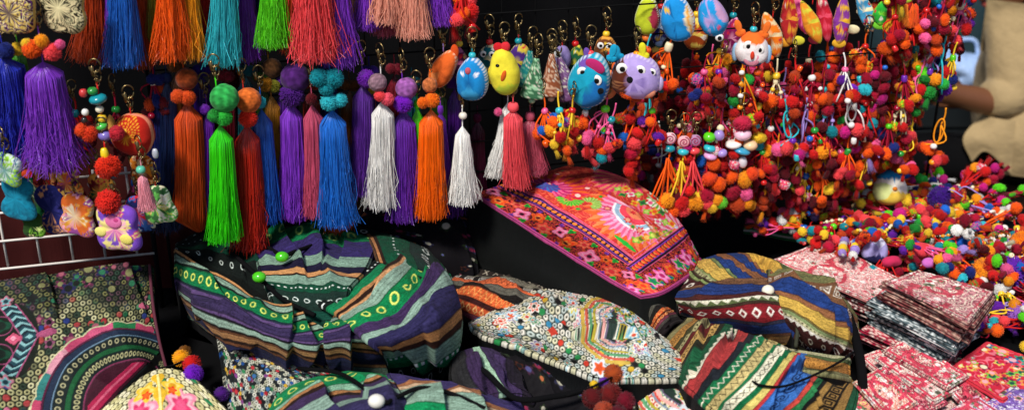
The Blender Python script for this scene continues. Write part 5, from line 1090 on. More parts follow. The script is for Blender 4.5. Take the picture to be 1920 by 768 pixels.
def tmpl(kind, seed):
    g = random.Random(seed); T = Tmpl(); T.p = []; T.b = []; T.t = []; cords = []; r = .0092
    u = g.uniform
    if kind == 'tripod':
        T.b = [(0, 0, -.012, .0062), (.001, 0, -.021, .0045)]
        for k in range(4):
            a = k * 1.6 + u(-.3, .3); R = u(.010, .017); z = -u(.045, .062) - (.014 if k == 3 else 0)
            T.p.append((R * math.cos(a), R * math.sin(a) * .7, z, r * u(.95, 1.2))); cords.append([(0, 0, -.02), (R * .6 * math.cos(a), R * .5 * math.sin(a), z * .6), (R * math.cos(a), R * math.sin(a) * .7, z)])
            T.b.append((R * .75 * math.cos(a), R * .6 * math.sin(a), z + .017, .0036))
    elif kind == 'cluster':
        T.b = [(0, 0, -.010, .0055)]
        for k in range(9):
            a = k * 1.05 + u(-.3, .3); R = u(.008, .019); z = -u(.022, .060); T.p.append((R * math.cos(a), R * math.sin(a) * .8, z, r * u(.9, 1.15))); cords.append([(0, 0, -.008), (R * .4 * math.cos(a), R * .4 * math.sin(a), z * .55), (R * math.cos(a), R * math.sin(a) * .8, z)])
        T.b.append((0, -.014, -.055, .005))
    elif kind == 'ladder':
        for k, z in enumerate((-.016, -.034, -.052, -.070)):
            T.p += [(-.010 + u(-.002, .002), u(-.004, .004), z, r * u(.95, 1.15)), (.011 + u(-.002, .002), u(-.004, .004), z - u(.001, .006), r * u(.9, 1.1))]
            T.b.append((0, -.006, z + .011, .0044))
        cords.append([(0, 0, 0), (0, 0, -.03), (0, 0, -.066)]); cords.append([(.003, 0, 0), (.006, -.003, -.03), (.004, 0, -.07)])
    elif kind == 'loop':
        a = np.linspace(-math.pi / 2, 1.5 * math.pi, 22)[:-1]; cords.append([(.0060 * math.cos(t), -.002, -.018 + .018 * math.sin(t)) for t in a] + [(0, -.002, -.036)])
        for k in range(6):
            b = k * 1.05; T.p.append((.016 * math.cos(b), .010 * math.sin(b), -.044 - u(0, .016), r * u(.9, 1.15)))
        T.b = [(0, -.013, -.038, .0048), (.004, -.012, -.062, .0046)]
    elif kind == 'ribbon':
        T.b = [(0, 0, -.010, .007)]
        for k in range(5):
            x = (k - 2) * .0065; z = -.058 - abs(u(0, .02)); y = u(-.008, .006); T.p.append((x * 1.6, y, z, r * u(.95, 1.2))); cords.append([(0, 0, -.012), (x * .8, y * .5, z * .55), (x * 1.6, y, z)])
        T.b += [((k - 1) * .007, -.004, -.036 - .004 * k, .0038) for k in range(3)]
    lo = sorted(T.p, key=lambda q: q[2])[:3]
    for (x, y, z, q) in lo[:g.choice([1, 2, 2, 3])]: T.t.append((x, y, z - q * .6, u(.014, .024)))
    for k in range(g.choice([1, 2, 2])): cords.append([(u(-.003, .003), 0, -.01), (u(-.022, .022), u(-.012, .004), -u(.02, .035)), (u(-.024, .024), u(-.014, .004), -u(.04, .07))])   # loose yarn ends
    mb = MB(); cr_ = .0013 if kind in ('loop', 'ribbon') else .0013
    cords.append([(0, 0, -.010), (.0015, .001, .004), (0, 0, .016)])
    for c in cords: V, f = tube(c, cr_, 5, 10 if len(c) < 10 else 26); mb.add(V, f)
    T.cord = mb.mesh('cord'); T.kind = kind; return T
TM = {k: [tmpl(k, 40 + i * 7 + j) for j in range(3)] for i, k in enumerate(['tripod', 'cluster', 'ladder', 'loop', 'ribbon'])}
def pick(g, names, w): return names[int(g.choice(len(names), p=w))]
gch = np.random.default_rng(77)
from mathutils import Matrix, Euler, Vector
BULK = MB(); MA = {}
def mesh_arrays(me):
    if me.name not in MA:
        n = len(me.vertices); V = np.empty(n * 3, np.float32); me.vertices.foreach_get('co', V)
        k = np.array([p.loop_total for p in me.polygons]); L = np.empty(len(me.loops), np.int32); me.loops.foreach_get('vertex_index', L); st = np.array([p.loop_start for p in me.polygons])
        f = [np.stack([L[st[k == q] + j] for j in range(q)], -1) for q in (3, 4) if (k == q).any()]
        a = me.color_attributes.get('Col'); c = np.ones((n, 3))
        if a: d = np.empty(n * 4, np.float32); a.data.foreach_get('color', d); c = d.reshape(-1, 4)[:, :3].astype(float)
        MA[me.name] = (V.reshape(-1, 3).astype(float), f, c)
    return MA[me.name]
def charm(kind, loc, rot, where, group, scale=1., cols=None, bead=None, cordc=None, ring=True, bulk=False):
    T = TM[kind][int(gch.integers(3))]
    fixed = cols is not None
    for _ in range(200):
        cs = cols if fixed else [pick(gch, CN, CW) for _ in range(3)]
        if len(set(cs)) < 3 and not fixed: continue
        b = bead or BC[int(gch.integers(len(BC)))]; c = cordc or pick(gch, CC, CCW)
        lab = f'charm with {cs[0]}, {cs[1]} and {cs[2]} pompoms, {b} bead and {c} cord, {where}'
        if lab not in LABELS: break
    if bulk:                                              # charms past the first 300: gathered into the one rear mass
        R = Matrix.Translation(Vector([float(q) for q in loc])) @ Euler(rot).to_matrix().to_4x4()
        def put(name, me, mat, t, loc=(0, 0, 0), rot=(0, 0, 0), scale=1., color='white'):
            if mat == 'brass': return
            sc_ = [scale] * 3 if np.isscalar(scale) else [float(q) for q in scale]
            A = np.array(R @ Matrix.LocRotScale(Vector([float(q) for q in loc]), Euler([float(q) for q in rot]), Vector(sc_)))
            V, f, c = mesh_arrays(me); BULK.add(V @ A[:3, :3].T + A[:3, 3], f, c * (C(color) if isinstance(color, str) else np.array(color)))
        t = None
    else: put = obj; t = thing('pompom_charm', lab, 'charm', tuple(loc), group, rot)
    put('cord', T.cord, 'cord', t, scale=scale, color=c)
    for k, (x, y, z, r) in enumerate(T.p):
        cc = cs[k % 3]; j = 1 + .16 * gch.normal()
        ro = tuple(gch.uniform(0, 6.28, 3)); sq = r * scale * np.array([gch.uniform(.72, 1.12), gch.uniform(.8, 1.05), gch.uniform(.62, 1.0)])
        if cc == 'mixed': put('pompom', POM_MIX[int(gch.integers(len(POM_MIX)))], 'wool', t, np.array((x, y, z)) * scale, ro, sq, (1, 1, 1))
        else: put('pompom', POM_SMALL[int(gch.integers(4))], 'wool', t, np.array((x, y, z)) * scale, ro, sq, tuple(np.clip(LIN[cc] * j, 0, 1)))
    for k, (x, y, z, q) in enumerate(T.t): put('yarn_tuft', TUFT[int(gch.integers(3))], 'wool', t, np.array((x, y, z)) * scale, tuple(gch.normal(0, .35, 3)), q * scale, c if k else (cs[0] if cs[0] != 'mixed' else cs[1]))
    for k, (x, y, z, r) in enumerate(T.b):
        put('bead', BEAD if (k + len(lab)) % 3 else LOG, 'bead', t, np.array((x, y, z)) * scale, tuple(gch.normal(0, .3, 3)), r * scale, b if k % 2 == 0 else c)
    if ring and gch.random() < .45: put('key_ring', RING[int(gch.integers(3))], 'brass', t, (0, 0, .014 * scale), (0, 0, gch.uniform(-1, 1)), scale * .85)
    return t
GR = 'pompom charms hanging on the rack'
KIN = ['tripod', 'cluster', 'ladder', 'ribbon', 'loop']
def hang(px, py, off, kind=None, where='hanging on the rack', **k):
    charm(kind or KIN[int(gch.choice(5, p=[.26, .36, .27, .06, .05]))], PR(px, py, off), (gch.normal(0, .08), gch.normal(0, .10), gch.uniform(0, 6.28) if kind not in ('loop',) else gch.normal(-.2, .5)), where, GR, **k)
def xr(y):  # right outline of the rack's charms at hook height y
    return np.interp(y, [-80, 20, 80, 140, 190, 240, 280, 330], [1826, 1812, 1770, 1735, 1728, 1716, 1640, 1600])
def xl(y): return np.interp(y, [-80, 60, 100, 200, 300], [1660, 1660, 1300, 1290, 1250])
rows = [(-62, .11), (-30, .05), (8, .13), (38, .04), (74, .10), (104, .03), (128, .13), (152, .06), (180, .12), (206, .03), (226, .13), (250, .07), (272, .12), (296, .03), (318, .10)]
for y, off in rows:
    x = xl(y) + gch.uniform(0, 30)
    while x < xr(y):
        if not (x < 1440 and y < 120 and off > .05): hang(x, y + gch.normal(0, 8), off + gch.normal(0, .012), ring=y > -60, bulk=off < .075)
        x += gch.uniform(25, 42) * (1.15 if off < .05 else 1.)
# the dim ones deep behind, between the felt figures
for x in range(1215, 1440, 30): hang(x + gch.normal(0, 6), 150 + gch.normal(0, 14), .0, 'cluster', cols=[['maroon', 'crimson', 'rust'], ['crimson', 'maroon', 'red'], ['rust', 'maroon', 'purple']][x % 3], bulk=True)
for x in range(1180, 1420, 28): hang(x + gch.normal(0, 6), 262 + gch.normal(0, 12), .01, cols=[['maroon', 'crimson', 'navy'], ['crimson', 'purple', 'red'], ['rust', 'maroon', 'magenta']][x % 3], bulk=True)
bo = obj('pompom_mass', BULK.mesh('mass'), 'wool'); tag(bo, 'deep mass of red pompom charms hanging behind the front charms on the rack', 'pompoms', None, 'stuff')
# under the felt figures
for i, (x, y, kd, cs, b, c) in enumerate([(1020, 196, 'cluster', ['orange', 'blue', 'amber'], 'pink', 'orange'), (1048, 192, 'tripod', ['orange', 'yellow', 'red'], 'turquoise', 'yellow'), (1074, 196, 'cluster', ['amber', 'red', 'mixed'], 'red', 'lime' if False else 'yellow'), (1098, 200, 'cluster', ['coral', 'orange', 'pink'], 'white', 'red'),
        (1136, 192, 'ribbon', ['coral', 'mixed', 'orange'], 'lime', 'pink'), (1150, 212, 'tripod', ['teal', 'coral', 'red'], 'teal', 'pink'), (1182, 190, 'cluster', ['blue', 'red', 'mixed'], 'blue', 'orange'), (1200, 226, 'ladder', ['red', 'crimson', 'coral'], 'pink', 'orange'), (1222, 196, 'cluster', ['red', 'orange', 'purple'], 'lime', 'red'),
        (1186, 236, 'ribbon', ['rust', 'red', 'crimson'], 'red', 'orange'), (1256, 76, 'ribbon', ['red', 'orange', 'turquoise'], 'cream', 'orange'), (1215, 84, 'ribbon', ['orange', 'rust', 'crimson'], 'orange', 'turquoise'), (1352, 84, 'cluster', ['pink', 'amber', 'mixed'], 'yellow', 'amber'), (1402, 142, 'ribbon', ['mixed', 'red', 'amber'], 'white', 'orange')]):
    hang(x, y, .12 + .01 * (i % 3), kd, 'under the felt figures', cols=cs, bead=b, cordc=c)
# swirl-topped charms
def swirl_charm(label, px, py, disc, b, cs, c):
    P = PR(px, py, .14); m = mpp(P); t = thing('swirl_charm', label, 'charm', tuple(P), 'swirl-topped charms at the lower edge of the rack')
    V, f = lathe([(.0001, .35), (.75, .35), (.95, .2), (1, 0), (.95, -.2), (.75, -.35), (.0001, -.35)], 40); P_ = Paint(len(V), disc); r = np.hypot(V[:, 0], V[:, 1])
    mb = MB().add(V[:, [0, 2, 1]], f, P_.c); a = np.linspace(.5, 14, 60); q = np.stack([a / 15.5 * np.cos(a), 0 * a - .40, a / 15.5 * np.sin(a)], 1); V, f = tube(q, .06, 5); mb.add(V, f, C('B8245A'))
    obj('swirl_disc', mb.mesh('disc'), 'felt', t, (0, 0, -12 * m), scale=12 * m); obj('key_ring', RING[1], 'brass', t, (0, 0, 8 * m)); obj('bead', BEAD, 'bead', t, (0, 0, -33 * m), scale=(11 * m, 9 * m, 8 * m), color=b)
    T = TM['ribbon'][0]; obj('cord', T.cord, 'cord', t, (0, 0, -36 * m), scale=1.25, color=c)
    for k, (x, y, z, r) in enumerate(T.p): obj('pompom', POM_SMALL[k % 4], 'wool', t, (x * 1.2, y, z * 1.2 - 36 * m), (k, k, 0), r * 1.15, cs[k % len(cs)])
swirl_charm('pale pink swirl disc over a teal bead and red pompoms on orange ribbon', 1257, 248, 'F0C8D0', 'teal', ['red', 'orange', 'amber', 'maroon'], 'orange')
swirl_charm('rose swirl disc over a turquoise bead with yellow and orange pompoms', 1283, 254, 'EEB0B8', 'turquoise', ['amber', 'orange', 'red', 'lime'], 'yellow')
swirl_charm('mauve swirl disc over a coral bead with yellow pompoms', 1304, 252, 'B48AB0', 'coral', ['yellow', 'coral', 'amber'], 'coral')
for i, (x, y, its, lab) in enumerate([(1330, 248, [('b', 0, 8, 12, 11, 'lime'), ('b', 18, 4, 10, 12, 'lilac'), ('b', 2, 30, 12, 8, 'turquoise'), ('b', 26, 40, 10, 9, 'lilac'), ('b', 4, 46, 13, 8, 'E0A0D0'), ('p', 12, 62, 13, 11, 'orange'), ('p', 6, 92, 16, 13, 'E84A20'), ('p', 24, 104, 15, 13, 'orange'), ('p', 2, 128, 15, 13, 'crimson'), ('p', 24, 136, 12, 12, 'amber'), ('p', 14, 150, 13, 12, 'F0C030'), ('p', 32, 142, 12, 11, '6AC832')], 'tall bead stack of lime, lilac and turquoise over orange pompoms'),
        (1392, 222, [('p', 0, 8, 18, 14, 'C8284A'), ('b', 2, 30, 17, 13, 'F0C0D4'), ('b', -14, 50, 16, 9, 'F0E8E0'), ('b', 18, 52, 14, 11, 'F0C89A'), ('b', 2, 62, 18, 8, '3A9AC0'), ('b', 6, 86, 9, 14, 'D8D0D8'), ('p', -14, 118, 15, 12, 'orange'), ('p', 14, 122, 18, 12, 'amber'), ('p', 26, 110, 13, 12, 'E84A20'), ('p', -8, 150, 18, 13, 'crimson'), ('p', 18, 152, 14, 12, 'pink'), ('p', 4, 174, 17, 12, 'rust'), ('p', 22, 172, 11, 11, 'amber')], 'tall bead stack of pink, white and blue over amber pompoms')]):
    stackcharm(lab, x, y, .14, its, None, 'bead_charm')
# green and yellow pompom posy and the two rings of pompoms at the right end
hang(1768, 82, .13, 'loop', 'at the right end', cols=['green', 'magenta', 'amber'], bead='purple', cordc='turquoise', scale=1.15)
hang(1746, 96, .12, 'cluster', 'at the right end', cols=['green', 'amber', 'lime'], bead='white', cordc='lilac', scale=1.1)
hang(1790, 98, .12, 'cluster', 'at the right end', cols=['purple', 'navy', 'red'], bead='lime', cordc='yellow', scale=1.0)
hang(1768, 222, .13, 'loop', 'at the right end', cols=['red', 'orange', 'coral'], bead='white', cordc='amber', scale=1.15)
hang(1708, 236, .13, 'loop', 'at the right end', cols=['red', 'pink', 'orange'], bead='green', cordc='yellow', scale=1.15)
hang(1598, 180, .14, 'loop', cols=['red', 'magenta', 'coral'], bead='white', cordc='white', scale=1.1)
hang(1640, 210, .13, 'loop', cols=['red', 'crimson', 'orange'], bead='cream', cordc='lilac', scale=1.1)
hang(1510, 205, .14, 'loop', cols=['amber', 'red', 'pink'], bead='blue', cordc='lilac', scale=1.15)
hang(1474, 208, .14, 'loop', cols=['pink', 'coral', 'magenta'], bead='purple', cordc='turquoise', scale=1.15)
# ------------------------------------------------------------------ the heap on the table
def inpoly(x, y, P):
    c = False; n = len(P)
    for i in range(n):
        (x1, y1), (x2, y2) = P[i], P[(i + 1) % n]
        if (y1 > y) != (y2 > y) and x < (x2 - x1) * (y - y1) / (y2 - y1) + x1: c = not c
    return c
HP = [(1505, 428), (1545, 385), (1640, 340), (1700, 335), (1790, 358), (1870, 390), (1930, 420), (2000, 450), (2000, 640), (1890, 605), (1872, 526), (1745, 484), (1650, 446), (1555, 436)]
GH = 'pompom charms heaped on the table'
CWR = CW.copy(); CW = np.array([17, 7, 10, 9, 12, 7, 6, 6, 4, 5, 5, 6, 5, 5, 6, 5, 3, 6, 14, 4.]); CW /= CW.sum()
pts = []
tries = 0
while len(pts) < 172 and tries < 14000:
    tries += 1; x, y = gch.uniform(1510, 2000), gch.uniform(330, 640)
    if inpoly(x, y, HP) and all((x - a) ** 2 + ((y - b) * 1.3) ** 2 > 17.5 ** 2 for a, b in pts): pts.append((x, y))
for i, (x, y) in enumerate(sorted(pts, key=lambda q: q[1])):
    h = np.interp(y, [335, 400, 520, 640], [.075, .080, .060, .03]) * gch.uniform(.75, 1.12)
    kd = ['tripod', 'cluster', 'cluster', 'ladder', 'ribbon', 'tripod', 'loop'][int(gch.integers(7))]
    yaw = gch.uniform(0, 6.28); P = PH(x, y, max(h, .014)); d = np.array([math.sin(yaw), -math.cos(yaw), 0]) * -.035
    charm(kd, P + d, (math.pi / 2 + gch.normal(0, .25), gch.normal(0, .3), yaw), 'in the heap', GH, scale=gch.uniform(.84, 1.08), ring=i % 3 == 0)
def lying(label, cat, name, px, py, h, w, hh, c, T, patches=(), rot=(1.1, 0, .4), mat='felt', stitch=None):
    P = PH(px, py, h); m = mpp(P); t = thing(name, label, cat, tuple(P), None, rot); obj('body', plush_mesh([q * m for q in egg(w / 2, hh / 2)], T * m, solid(c, stitch, patches)), mat, t); return t, m, T * m
t, m, T = lying('white felt bird with blue cap and yellow belly on top of the heap', 'felt charm', 'felt_bird', 1668, 352, .11, 62, 66, 'EFE8DC', 24, [(0, .026, .03, .014, '1E8AC8'), (0, -.022, .03, .014, 'F0CC50'), (-.02, -.006, .014, .014, 'E0E89A')], (-.5, .0, .1)); eye(t, m, T, -10, 4, 3.5, 1, '101010'); eye(t, m, T, 10, 4, 3.5, 1, '101010'); blob('beak', t, m, 0, -T, -4, 5, 5, 4, 'E8842A')
def lone(label, px, py, h, r, c, sq=.9):
    P = PH(px, py, h); t = thing('pompom_ball', label, 'pompom', tuple(P), 'single big pompoms in the heap'); obj('pompom', POM[int(gch.integers(4))], 'wool', t, (0, 0, 0), (1, 2, 0), np.array([1, 1, sq]) * r * mpp(P), c); obj('hanging_cord', mesh_np('cord', *tube([(0, 0, 0), (.01, -.01, .02), (.03, -.02, .012)], .0012, 5, 10)), 'cord', t, color='lilac')
lone('dark purple pompom near the white felt bird in the heap', 1762, 372, .10, 24, '3A1478'); lone('large purple pompom at the right edge of the heap', 1892, 512, .06, 34, '6422A8', 1.); lone('bright orange pompom at the right edge, above the purple one', 1916, 456, .085, 24, 'F08010'); lone('rough orange pompom left of the large purple one', 1846, 506, .065, 25, 'F0901E'); lone('lilac pompom under the large purple one', 1908, 590, .035, 24, '9A60C0'); lone('crimson pompom right of the dark purple one', 1790, 366, .10, 15, 'B81E3A')
lying('coral red felt fish lying at the front of the heap', 'felt charm', 'felt_fish', 1725, 470, .075, 78, 30, 'E0404A', 14, [(.02, 0, .012, .02, 'F0806A')], (.7, .15, .25)); lying('lilac felt fish in front of the coral one', 'felt charm', 'felt_fish', 1752, 492, .065, 54, 22, 'C86AC0', 10, [], (.7, .1, .3)); lying('pale lilac and navy felt bird at the heap front', 'felt charm', 'felt_bird', 1640, 468, .07, 52, 50, 'A8A0D8', 16, [(.0, -.02, .02, .012, '2A2A5A'), (0, .016, .012, .01, 'D8D8F0')], (-.4, .2, .2)); lying('deep pink felt heart beside the coral fish', 'felt charm', 'felt_heart', 1672, 490, .06, 40, 24, 'C8305A', 10, [], (.6, 0, .2))
# loose pompom trios on the cloth bags
def trio(label, balls, cordpts):
    o = PH(balls[0][0], balls[0][1], balls[0][2]); t = thing('pompom_cluster', label, 'pompoms', tuple(o), 'loose pompom clusters on the bags')
    for k, (x, y, h, r, c) in enumerate(balls): P = PH(x, y, h); obj('pompom', POM[k % 4], 'wool', t, P - o, (k, 2 * k, 1), r * mpp(P), c)
    if cordpts: obj('cord', cord_mesh(cordpts, .0016, 24, o), 'black', t)
trio('yellow, red and purple pompoms beside the flower purse', [(340, 671, .05, 16, 'F0A010'), (360, 682, .055, 17, 'C81818'), (363, 700, .06, 18, '7018B8'), (346, 660, .045, 13, '7A4A10')], [(300, 690, .06), (325, 684, .055), (345, 676, .05)])
trio('dark purple pompom half hidden under the speckled bag', [(416, 738, .03, 14, '4A1878'), (402, 748, .025, 9, '3A1060')], [(400, 725, .03), (412, 735, .03)])
trio('dark red and rust pompoms on the black floral cloth', [(1150, 700, .115, 18, 'A8481E'), (1112, 744, .10, 21, '5A1418'), (1145, 738, .105, 21, '6A1818'), (1172, 752, .10, 19, '701024'), (1132, 770, .10, 19, 'A04028'), (1160, 775, .10, 17, '5A1020')], [(1060, 742, .085), (1100, 728, .11), (1130, 715, .12), (1150, 705, .115)])
trio('small yellow and violet pompoms above the dark red ones', [(1114, 720, .115, 8, 'E8C02A'), (1132, 716, .115, 10, '6A30A0')], None)
trio('single dark red pompom on the tan swirl bag', [(1356, 732, .075, 18, '6A1418'), (1352, 752, .055, 15, '18301C')], None)
trio('small bright orange-red pompom tucked by the drawstring bag toggles', [(0 + 470, 452, .11, 6, 'C83A1E'), (478, 456, .11, 5, 'E0702A')], None)

# dim charms in the gaps at the left post and a coral pair at the top edge
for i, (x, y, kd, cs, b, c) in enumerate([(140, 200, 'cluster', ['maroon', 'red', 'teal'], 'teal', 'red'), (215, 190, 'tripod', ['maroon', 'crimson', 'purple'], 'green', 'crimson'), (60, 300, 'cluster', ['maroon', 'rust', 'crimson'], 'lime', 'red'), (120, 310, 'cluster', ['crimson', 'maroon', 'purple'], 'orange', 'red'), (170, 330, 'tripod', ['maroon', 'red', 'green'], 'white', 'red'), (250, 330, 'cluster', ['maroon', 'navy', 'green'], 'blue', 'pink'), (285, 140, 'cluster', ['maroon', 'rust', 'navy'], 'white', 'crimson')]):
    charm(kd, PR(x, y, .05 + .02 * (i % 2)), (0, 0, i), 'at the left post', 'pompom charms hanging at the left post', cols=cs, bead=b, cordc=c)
charm('cluster', PR(866, -38, .10), (0, 0, 1), 'at the top edge', GR, cols=['coral', 'orange', 'red'], bead='amber' if False else 'orange', cordc='red', scale=1.2)

for i in range(0, 16, 2):
    x, y = [(1540, 418), (1590, 398), (1640, 420), (1700, 410), (1745, 432), (1800, 420), (1840, 450), (1880, 430), (1600, 440), (1690, 448), (1770, 470), (1830, 480), (1905, 480), (1660, 390), (1850, 405), (1560, 440)][i]
    c, bn = [('cream', 'cream'), ('brown', 'wooden brown'), ('amber', 'amber'), ('E8D8C0', 'pale')][(i // 2) % 4]
    o = PH(x, y, .085); a = gch.uniform(-.9, .9); n = 15; t = thing('bead_string', f'string of small {bn} and {["red", "dark", "yellow", "white"][i // 4]} beads lying across the heap', 'bead string', tuple(o), 'strings of small beads on the heap')
    q = [np.array([k * .0056 * math.cos(a) + .006 * math.sin(k * .5 + i), k * .0056 * math.sin(a) * .6, .008 * math.sin(k * .35 + i)]) for k in range(n)]
    obj('string', mesh_np('cord', *tube(q, .0008, 5, 40)), 'cord', t, color='cream')
    for k in range(n): obj('bead', BEAD, 'bead', t, q[k], tuple(gch.normal(0, .6, 3)), .0030, c if k % 3 else ['red', '2A1810', 'yellow', 'white'][i // 4])
# ================================================================== setting
def ground_mat():
    m = new_mat('packed_earth', .95, False, .1, base=s2l('6E5A40'), bump=('noise', 30, .6, .01), var=(3, .3)); return m
g = obj('ground', mesh_np('g', [(-60, -20, 0), (60, -20, 0), (60, 120, 0), (-60, 120, 0)], np.array([[0, 1, 2, 3]])), ground_mat()); g['kind'] = 'structure'
# table and cloth
tb = thing('market_table', 'long trestle table under the black cloth', 'table', (0, 1.55, 0))
mb = MB(); V, f = boxm(-1.35, 1.35, -.62, .46, TZ - .035, TZ - .010); mb.add(V, f); obj('table_top', mb.mesh('top', False), new_mat('table_wood', .6, False, .3, base=s2l('6A4A30'), var=(8, .2)), tb)
for sx in (-1.2, 1.2):
    for sy in (-.5, .38): V, f = boxm(sx - .025, sx + .025, sy - .025, sy + .025, 0, TZ - .036); obj('leg', mesh_np('leg', V, f, None, False), bpy.data.materials['table_wood'], tb)
nx, ny = 150, 90
X, Y = np.meshgrid(np.linspace(-1.55, 1.55, nx), np.linspace(.70, 2.24, ny)); dx = np.maximum(abs(X) - 1.37, 0); dy = np.maximum(.92 - Y, 0) + np.maximum(Y - 2.02, 0); dd = dx + dy
Z = TZ - .006 + .004 * (vnoise(X * 14, Y * 14, 3) - .2) - np.clip(dd, 0, 1) * 2.2
Xc = np.clip(X, -1.38, 1.38) + np.sign(X) * .004 * np.sin(Y * 40) * (dx > 0); Yc = np.clip(Y, .91, 2.03) + .006 * np.sin(X * 40) * (dy > 0)
o = obj('table_cloth', mesh_np('tc', np.stack([Xc, Yc, Z], -1).reshape(-1, 3), gridfaces(ny, nx)), 'black'); tag(o, 'plain black cloth covering the whole table', 'tablecloth')
# wire rack
M['dullwire'] = new_mat('dull_wire', .85, False, .08)
def rp(x, z, off=0.): return (x, RA + RB * x - off, z)
def wire_panel(label, x0, x1, z0, z1, sp, r, col, rails=(), frame=True):
    o = rp((x0 + x1) / 2, z0); t = thing('wire_grid_rack', label, 'rack', o); mb = MB()
    x = x0
    while x <= x1 + 1e-6: V, f = tube([rp(x, z0), rp(x, (z0 + z1) / 2), rp(x, z1)], r, 6); mb.add(V - o, f); x += sp
    z = z0
    while z <= z1 + 1e-6: V, f = tube([rp(x0, z, .004), rp((x0 + x1) / 2, z, .004), rp(x1, z, .004)], r, 6); mb.add(V - o, f); z += sp
    obj('wire_grid', mb.mesh('grid'), 'wire' if r > .0013 else 'dullwire', t, color=col)
    for xx in (x0, x1): V, f = tube([rp(xx, TZ - .004 if xx == x0 or True else z0), rp(xx, z1)], r * 1.9, 8, 4); obj('side_post', mesh_np('post', V - np.array(o), f), 'dullwire', t, color='141416')
    for (z, off) in rails: V, f = tube([rp(.17, z, off - .008), rp(.60, z, off - .008)], .0012, 6, 3); obj('hanging_rail', mesh_np('rail', V - np.array(o), f), 'dullwire', t, color='0C0C0D')
    return t
wire_panel('white wire grid panel standing at the left end of the table', -1.0, -.535, .79, .93, .0440, .0019, 'F0E8E0')
zr = lambda y: PR(1400, y, .1)[2]
wire_panel('black wire grid rack loaded with tassels, felt figures and pompom charms', -.515, .72, .872, 1.46, .05, .0012, '101011', [(zr(-70) + .02, .11), (zr(8) + .016, .13), (zr(74) + .016, .10), (zr(128) + .016, .13), (zr(180) + .016, .12), (zr(226) + .016, .13), (zr(272) + .016, .12)])
# dark red cloth behind the white grid; black curtain behind the rack
def drape(label, name, cat, x0, x1, z0, z1, off, amp, k, mat, col=None, n=160, seed=1):
    X, Z = np.meshgrid(np.linspace(x0, x1, n), np.linspace(z0, z1, 40)); Y = RA + RB * X - off + amp * np.sin(X * k + 1.5 * vnoise(X * 6, Z * 2, seed)) + amp * .5 * vnoise(X * 20, Z * 5, seed + 1)
    V = np.stack([X, Y, Z], -1).reshape(-1, 3); m = len(V); V2 = V + [0, .002, 0]; f = gridfaces(40, n)
    o = obj(name, mesh_np(name, np.concatenate([V, V2]), np.concatenate([f, f[:, ::-1] + m])), mat, color=col); tag(o, label, cat); return o
M['redcloth'] = new_mat('dark_red_cloth', .85, False, .2, base=s2l('431312'), bump=('weave', 200, .4, .0006), var=(10, .25))
drape('dark red cloth hanging behind the white wire grid', 'backing_cloth', 'cloth', -1.05, -.44, .705, .98, -.05, .006, 40, 'redcloth')
drape('black curtain hanging behind the whole rack', 'back_curtain', 'curtain', -1.6, .66, .0, 1.9, -.22, .02, 22, 'black', seed=5)
# ------------------------------------------------------------------ far right: vendor, tarp, shrub
def skin_body(name, J, E, root=None, sub=2):
    me = bpy.data.meshes.new('tmp'); me.from_pydata([tuple(j[0]) for j in J], E, []); o = bpy.data.objects.new('tmp', me); COL.objects.link(o)
    sk = o.modifiers.new('s', 'SKIN'); sk.use_smooth_shade = True
    if not me.skin_vertices: 
        me.skin_vertices.new() if hasattr(me.skin_vertices, 'new') else None
    if not me.skin_vertices:
        bm = bmesh.new(); bm.from_mesh(me); bm.verts.layers.skin.verify(); bm.to_mesh(me); bm.free()
    for i, j in enumerate(J):
        r = j[1]; s = me.skin_vertices[0].data[i]; s.radius = (r, r) if np.isscalar(r) else r; s.use_root = i == 0
    ss = o.modifiers.new('u', 'SUBSURF'); ss.levels = sub; ss.render_levels = sub
    dg = bpy.context.evaluated_depsgraph_get(); dg.update(); ev = o.evaluated_get(dg); m2 = bpy.data.meshes.new_from_object(ev, depsgraph=dg); m2.name = name
    bpy.data.objects.remove(o)
    for p in m2.polygons: p.use_smooth = True
    return m2
pr = PY(1905, 352, 3.12); per = thing('person', 'seated person in a beige shirt and black trousers reaching left behind the charms', 'person', tuple(pr))
def L(px, py, Y): return np.array(PY(px, py, Y)) - pr
pel, sp1, ch, nb, hd = L(1915, 292, 3.12), L(1922, 210, 3.14), L(1925, 105, 3.12), L(1922, 30, 3.10), L(1905, -28, 3.08)
top = hd + [-.01, 0, .10]
sN, eN, wN = L(1908, 66, 2.97), L(1890, 200, 2.93), L(1775, 174, 2.88); sF, eF, wF = L(1950, 62, 3.27), L(1915, 200, 3.34), L(1810, 185, 3.22)
hN, kN = L(1905, 296, 3.02), L(1650, 318, 2.88); hF, kF = L(1925, 292, 3.22), L(1665, 300, 3.28)
aN, aF = kN + [.06, -.02, -.27], kF + [.06, .0, -.27]; tN, tF = aN + [-.16, 0, -.03], aF + [-.16, 0, -.03]
J = [(pel, .07), (sp1, .115), (ch, .125), (nb, .055), (hd + [0, 0, -.06], .052), (hd + [-.012, 0, 0], (.078, .088)), (top, .06),
     (sN, .055), (eN, .042), (wN, .028), (sF, .055), (eF, .042), (wF, .028), (hN, .05), (kN + [0, 0, .03], .055), (aN, .038), (tN, .032), (hF, .05), (kF + [0, 0, .03], .055), (aF, .038), (tF, .032)]
E = [(0, 1), (1, 2), (2, 3), (3, 4), (4, 5), (5, 6), (2, 7), (7, 8), (8, 9), (2, 10), (10, 11), (11, 12), (0, 13), (13, 14), (14, 15), (15, 16), (0, 17), (17, 18), (18, 19), (19, 20)]
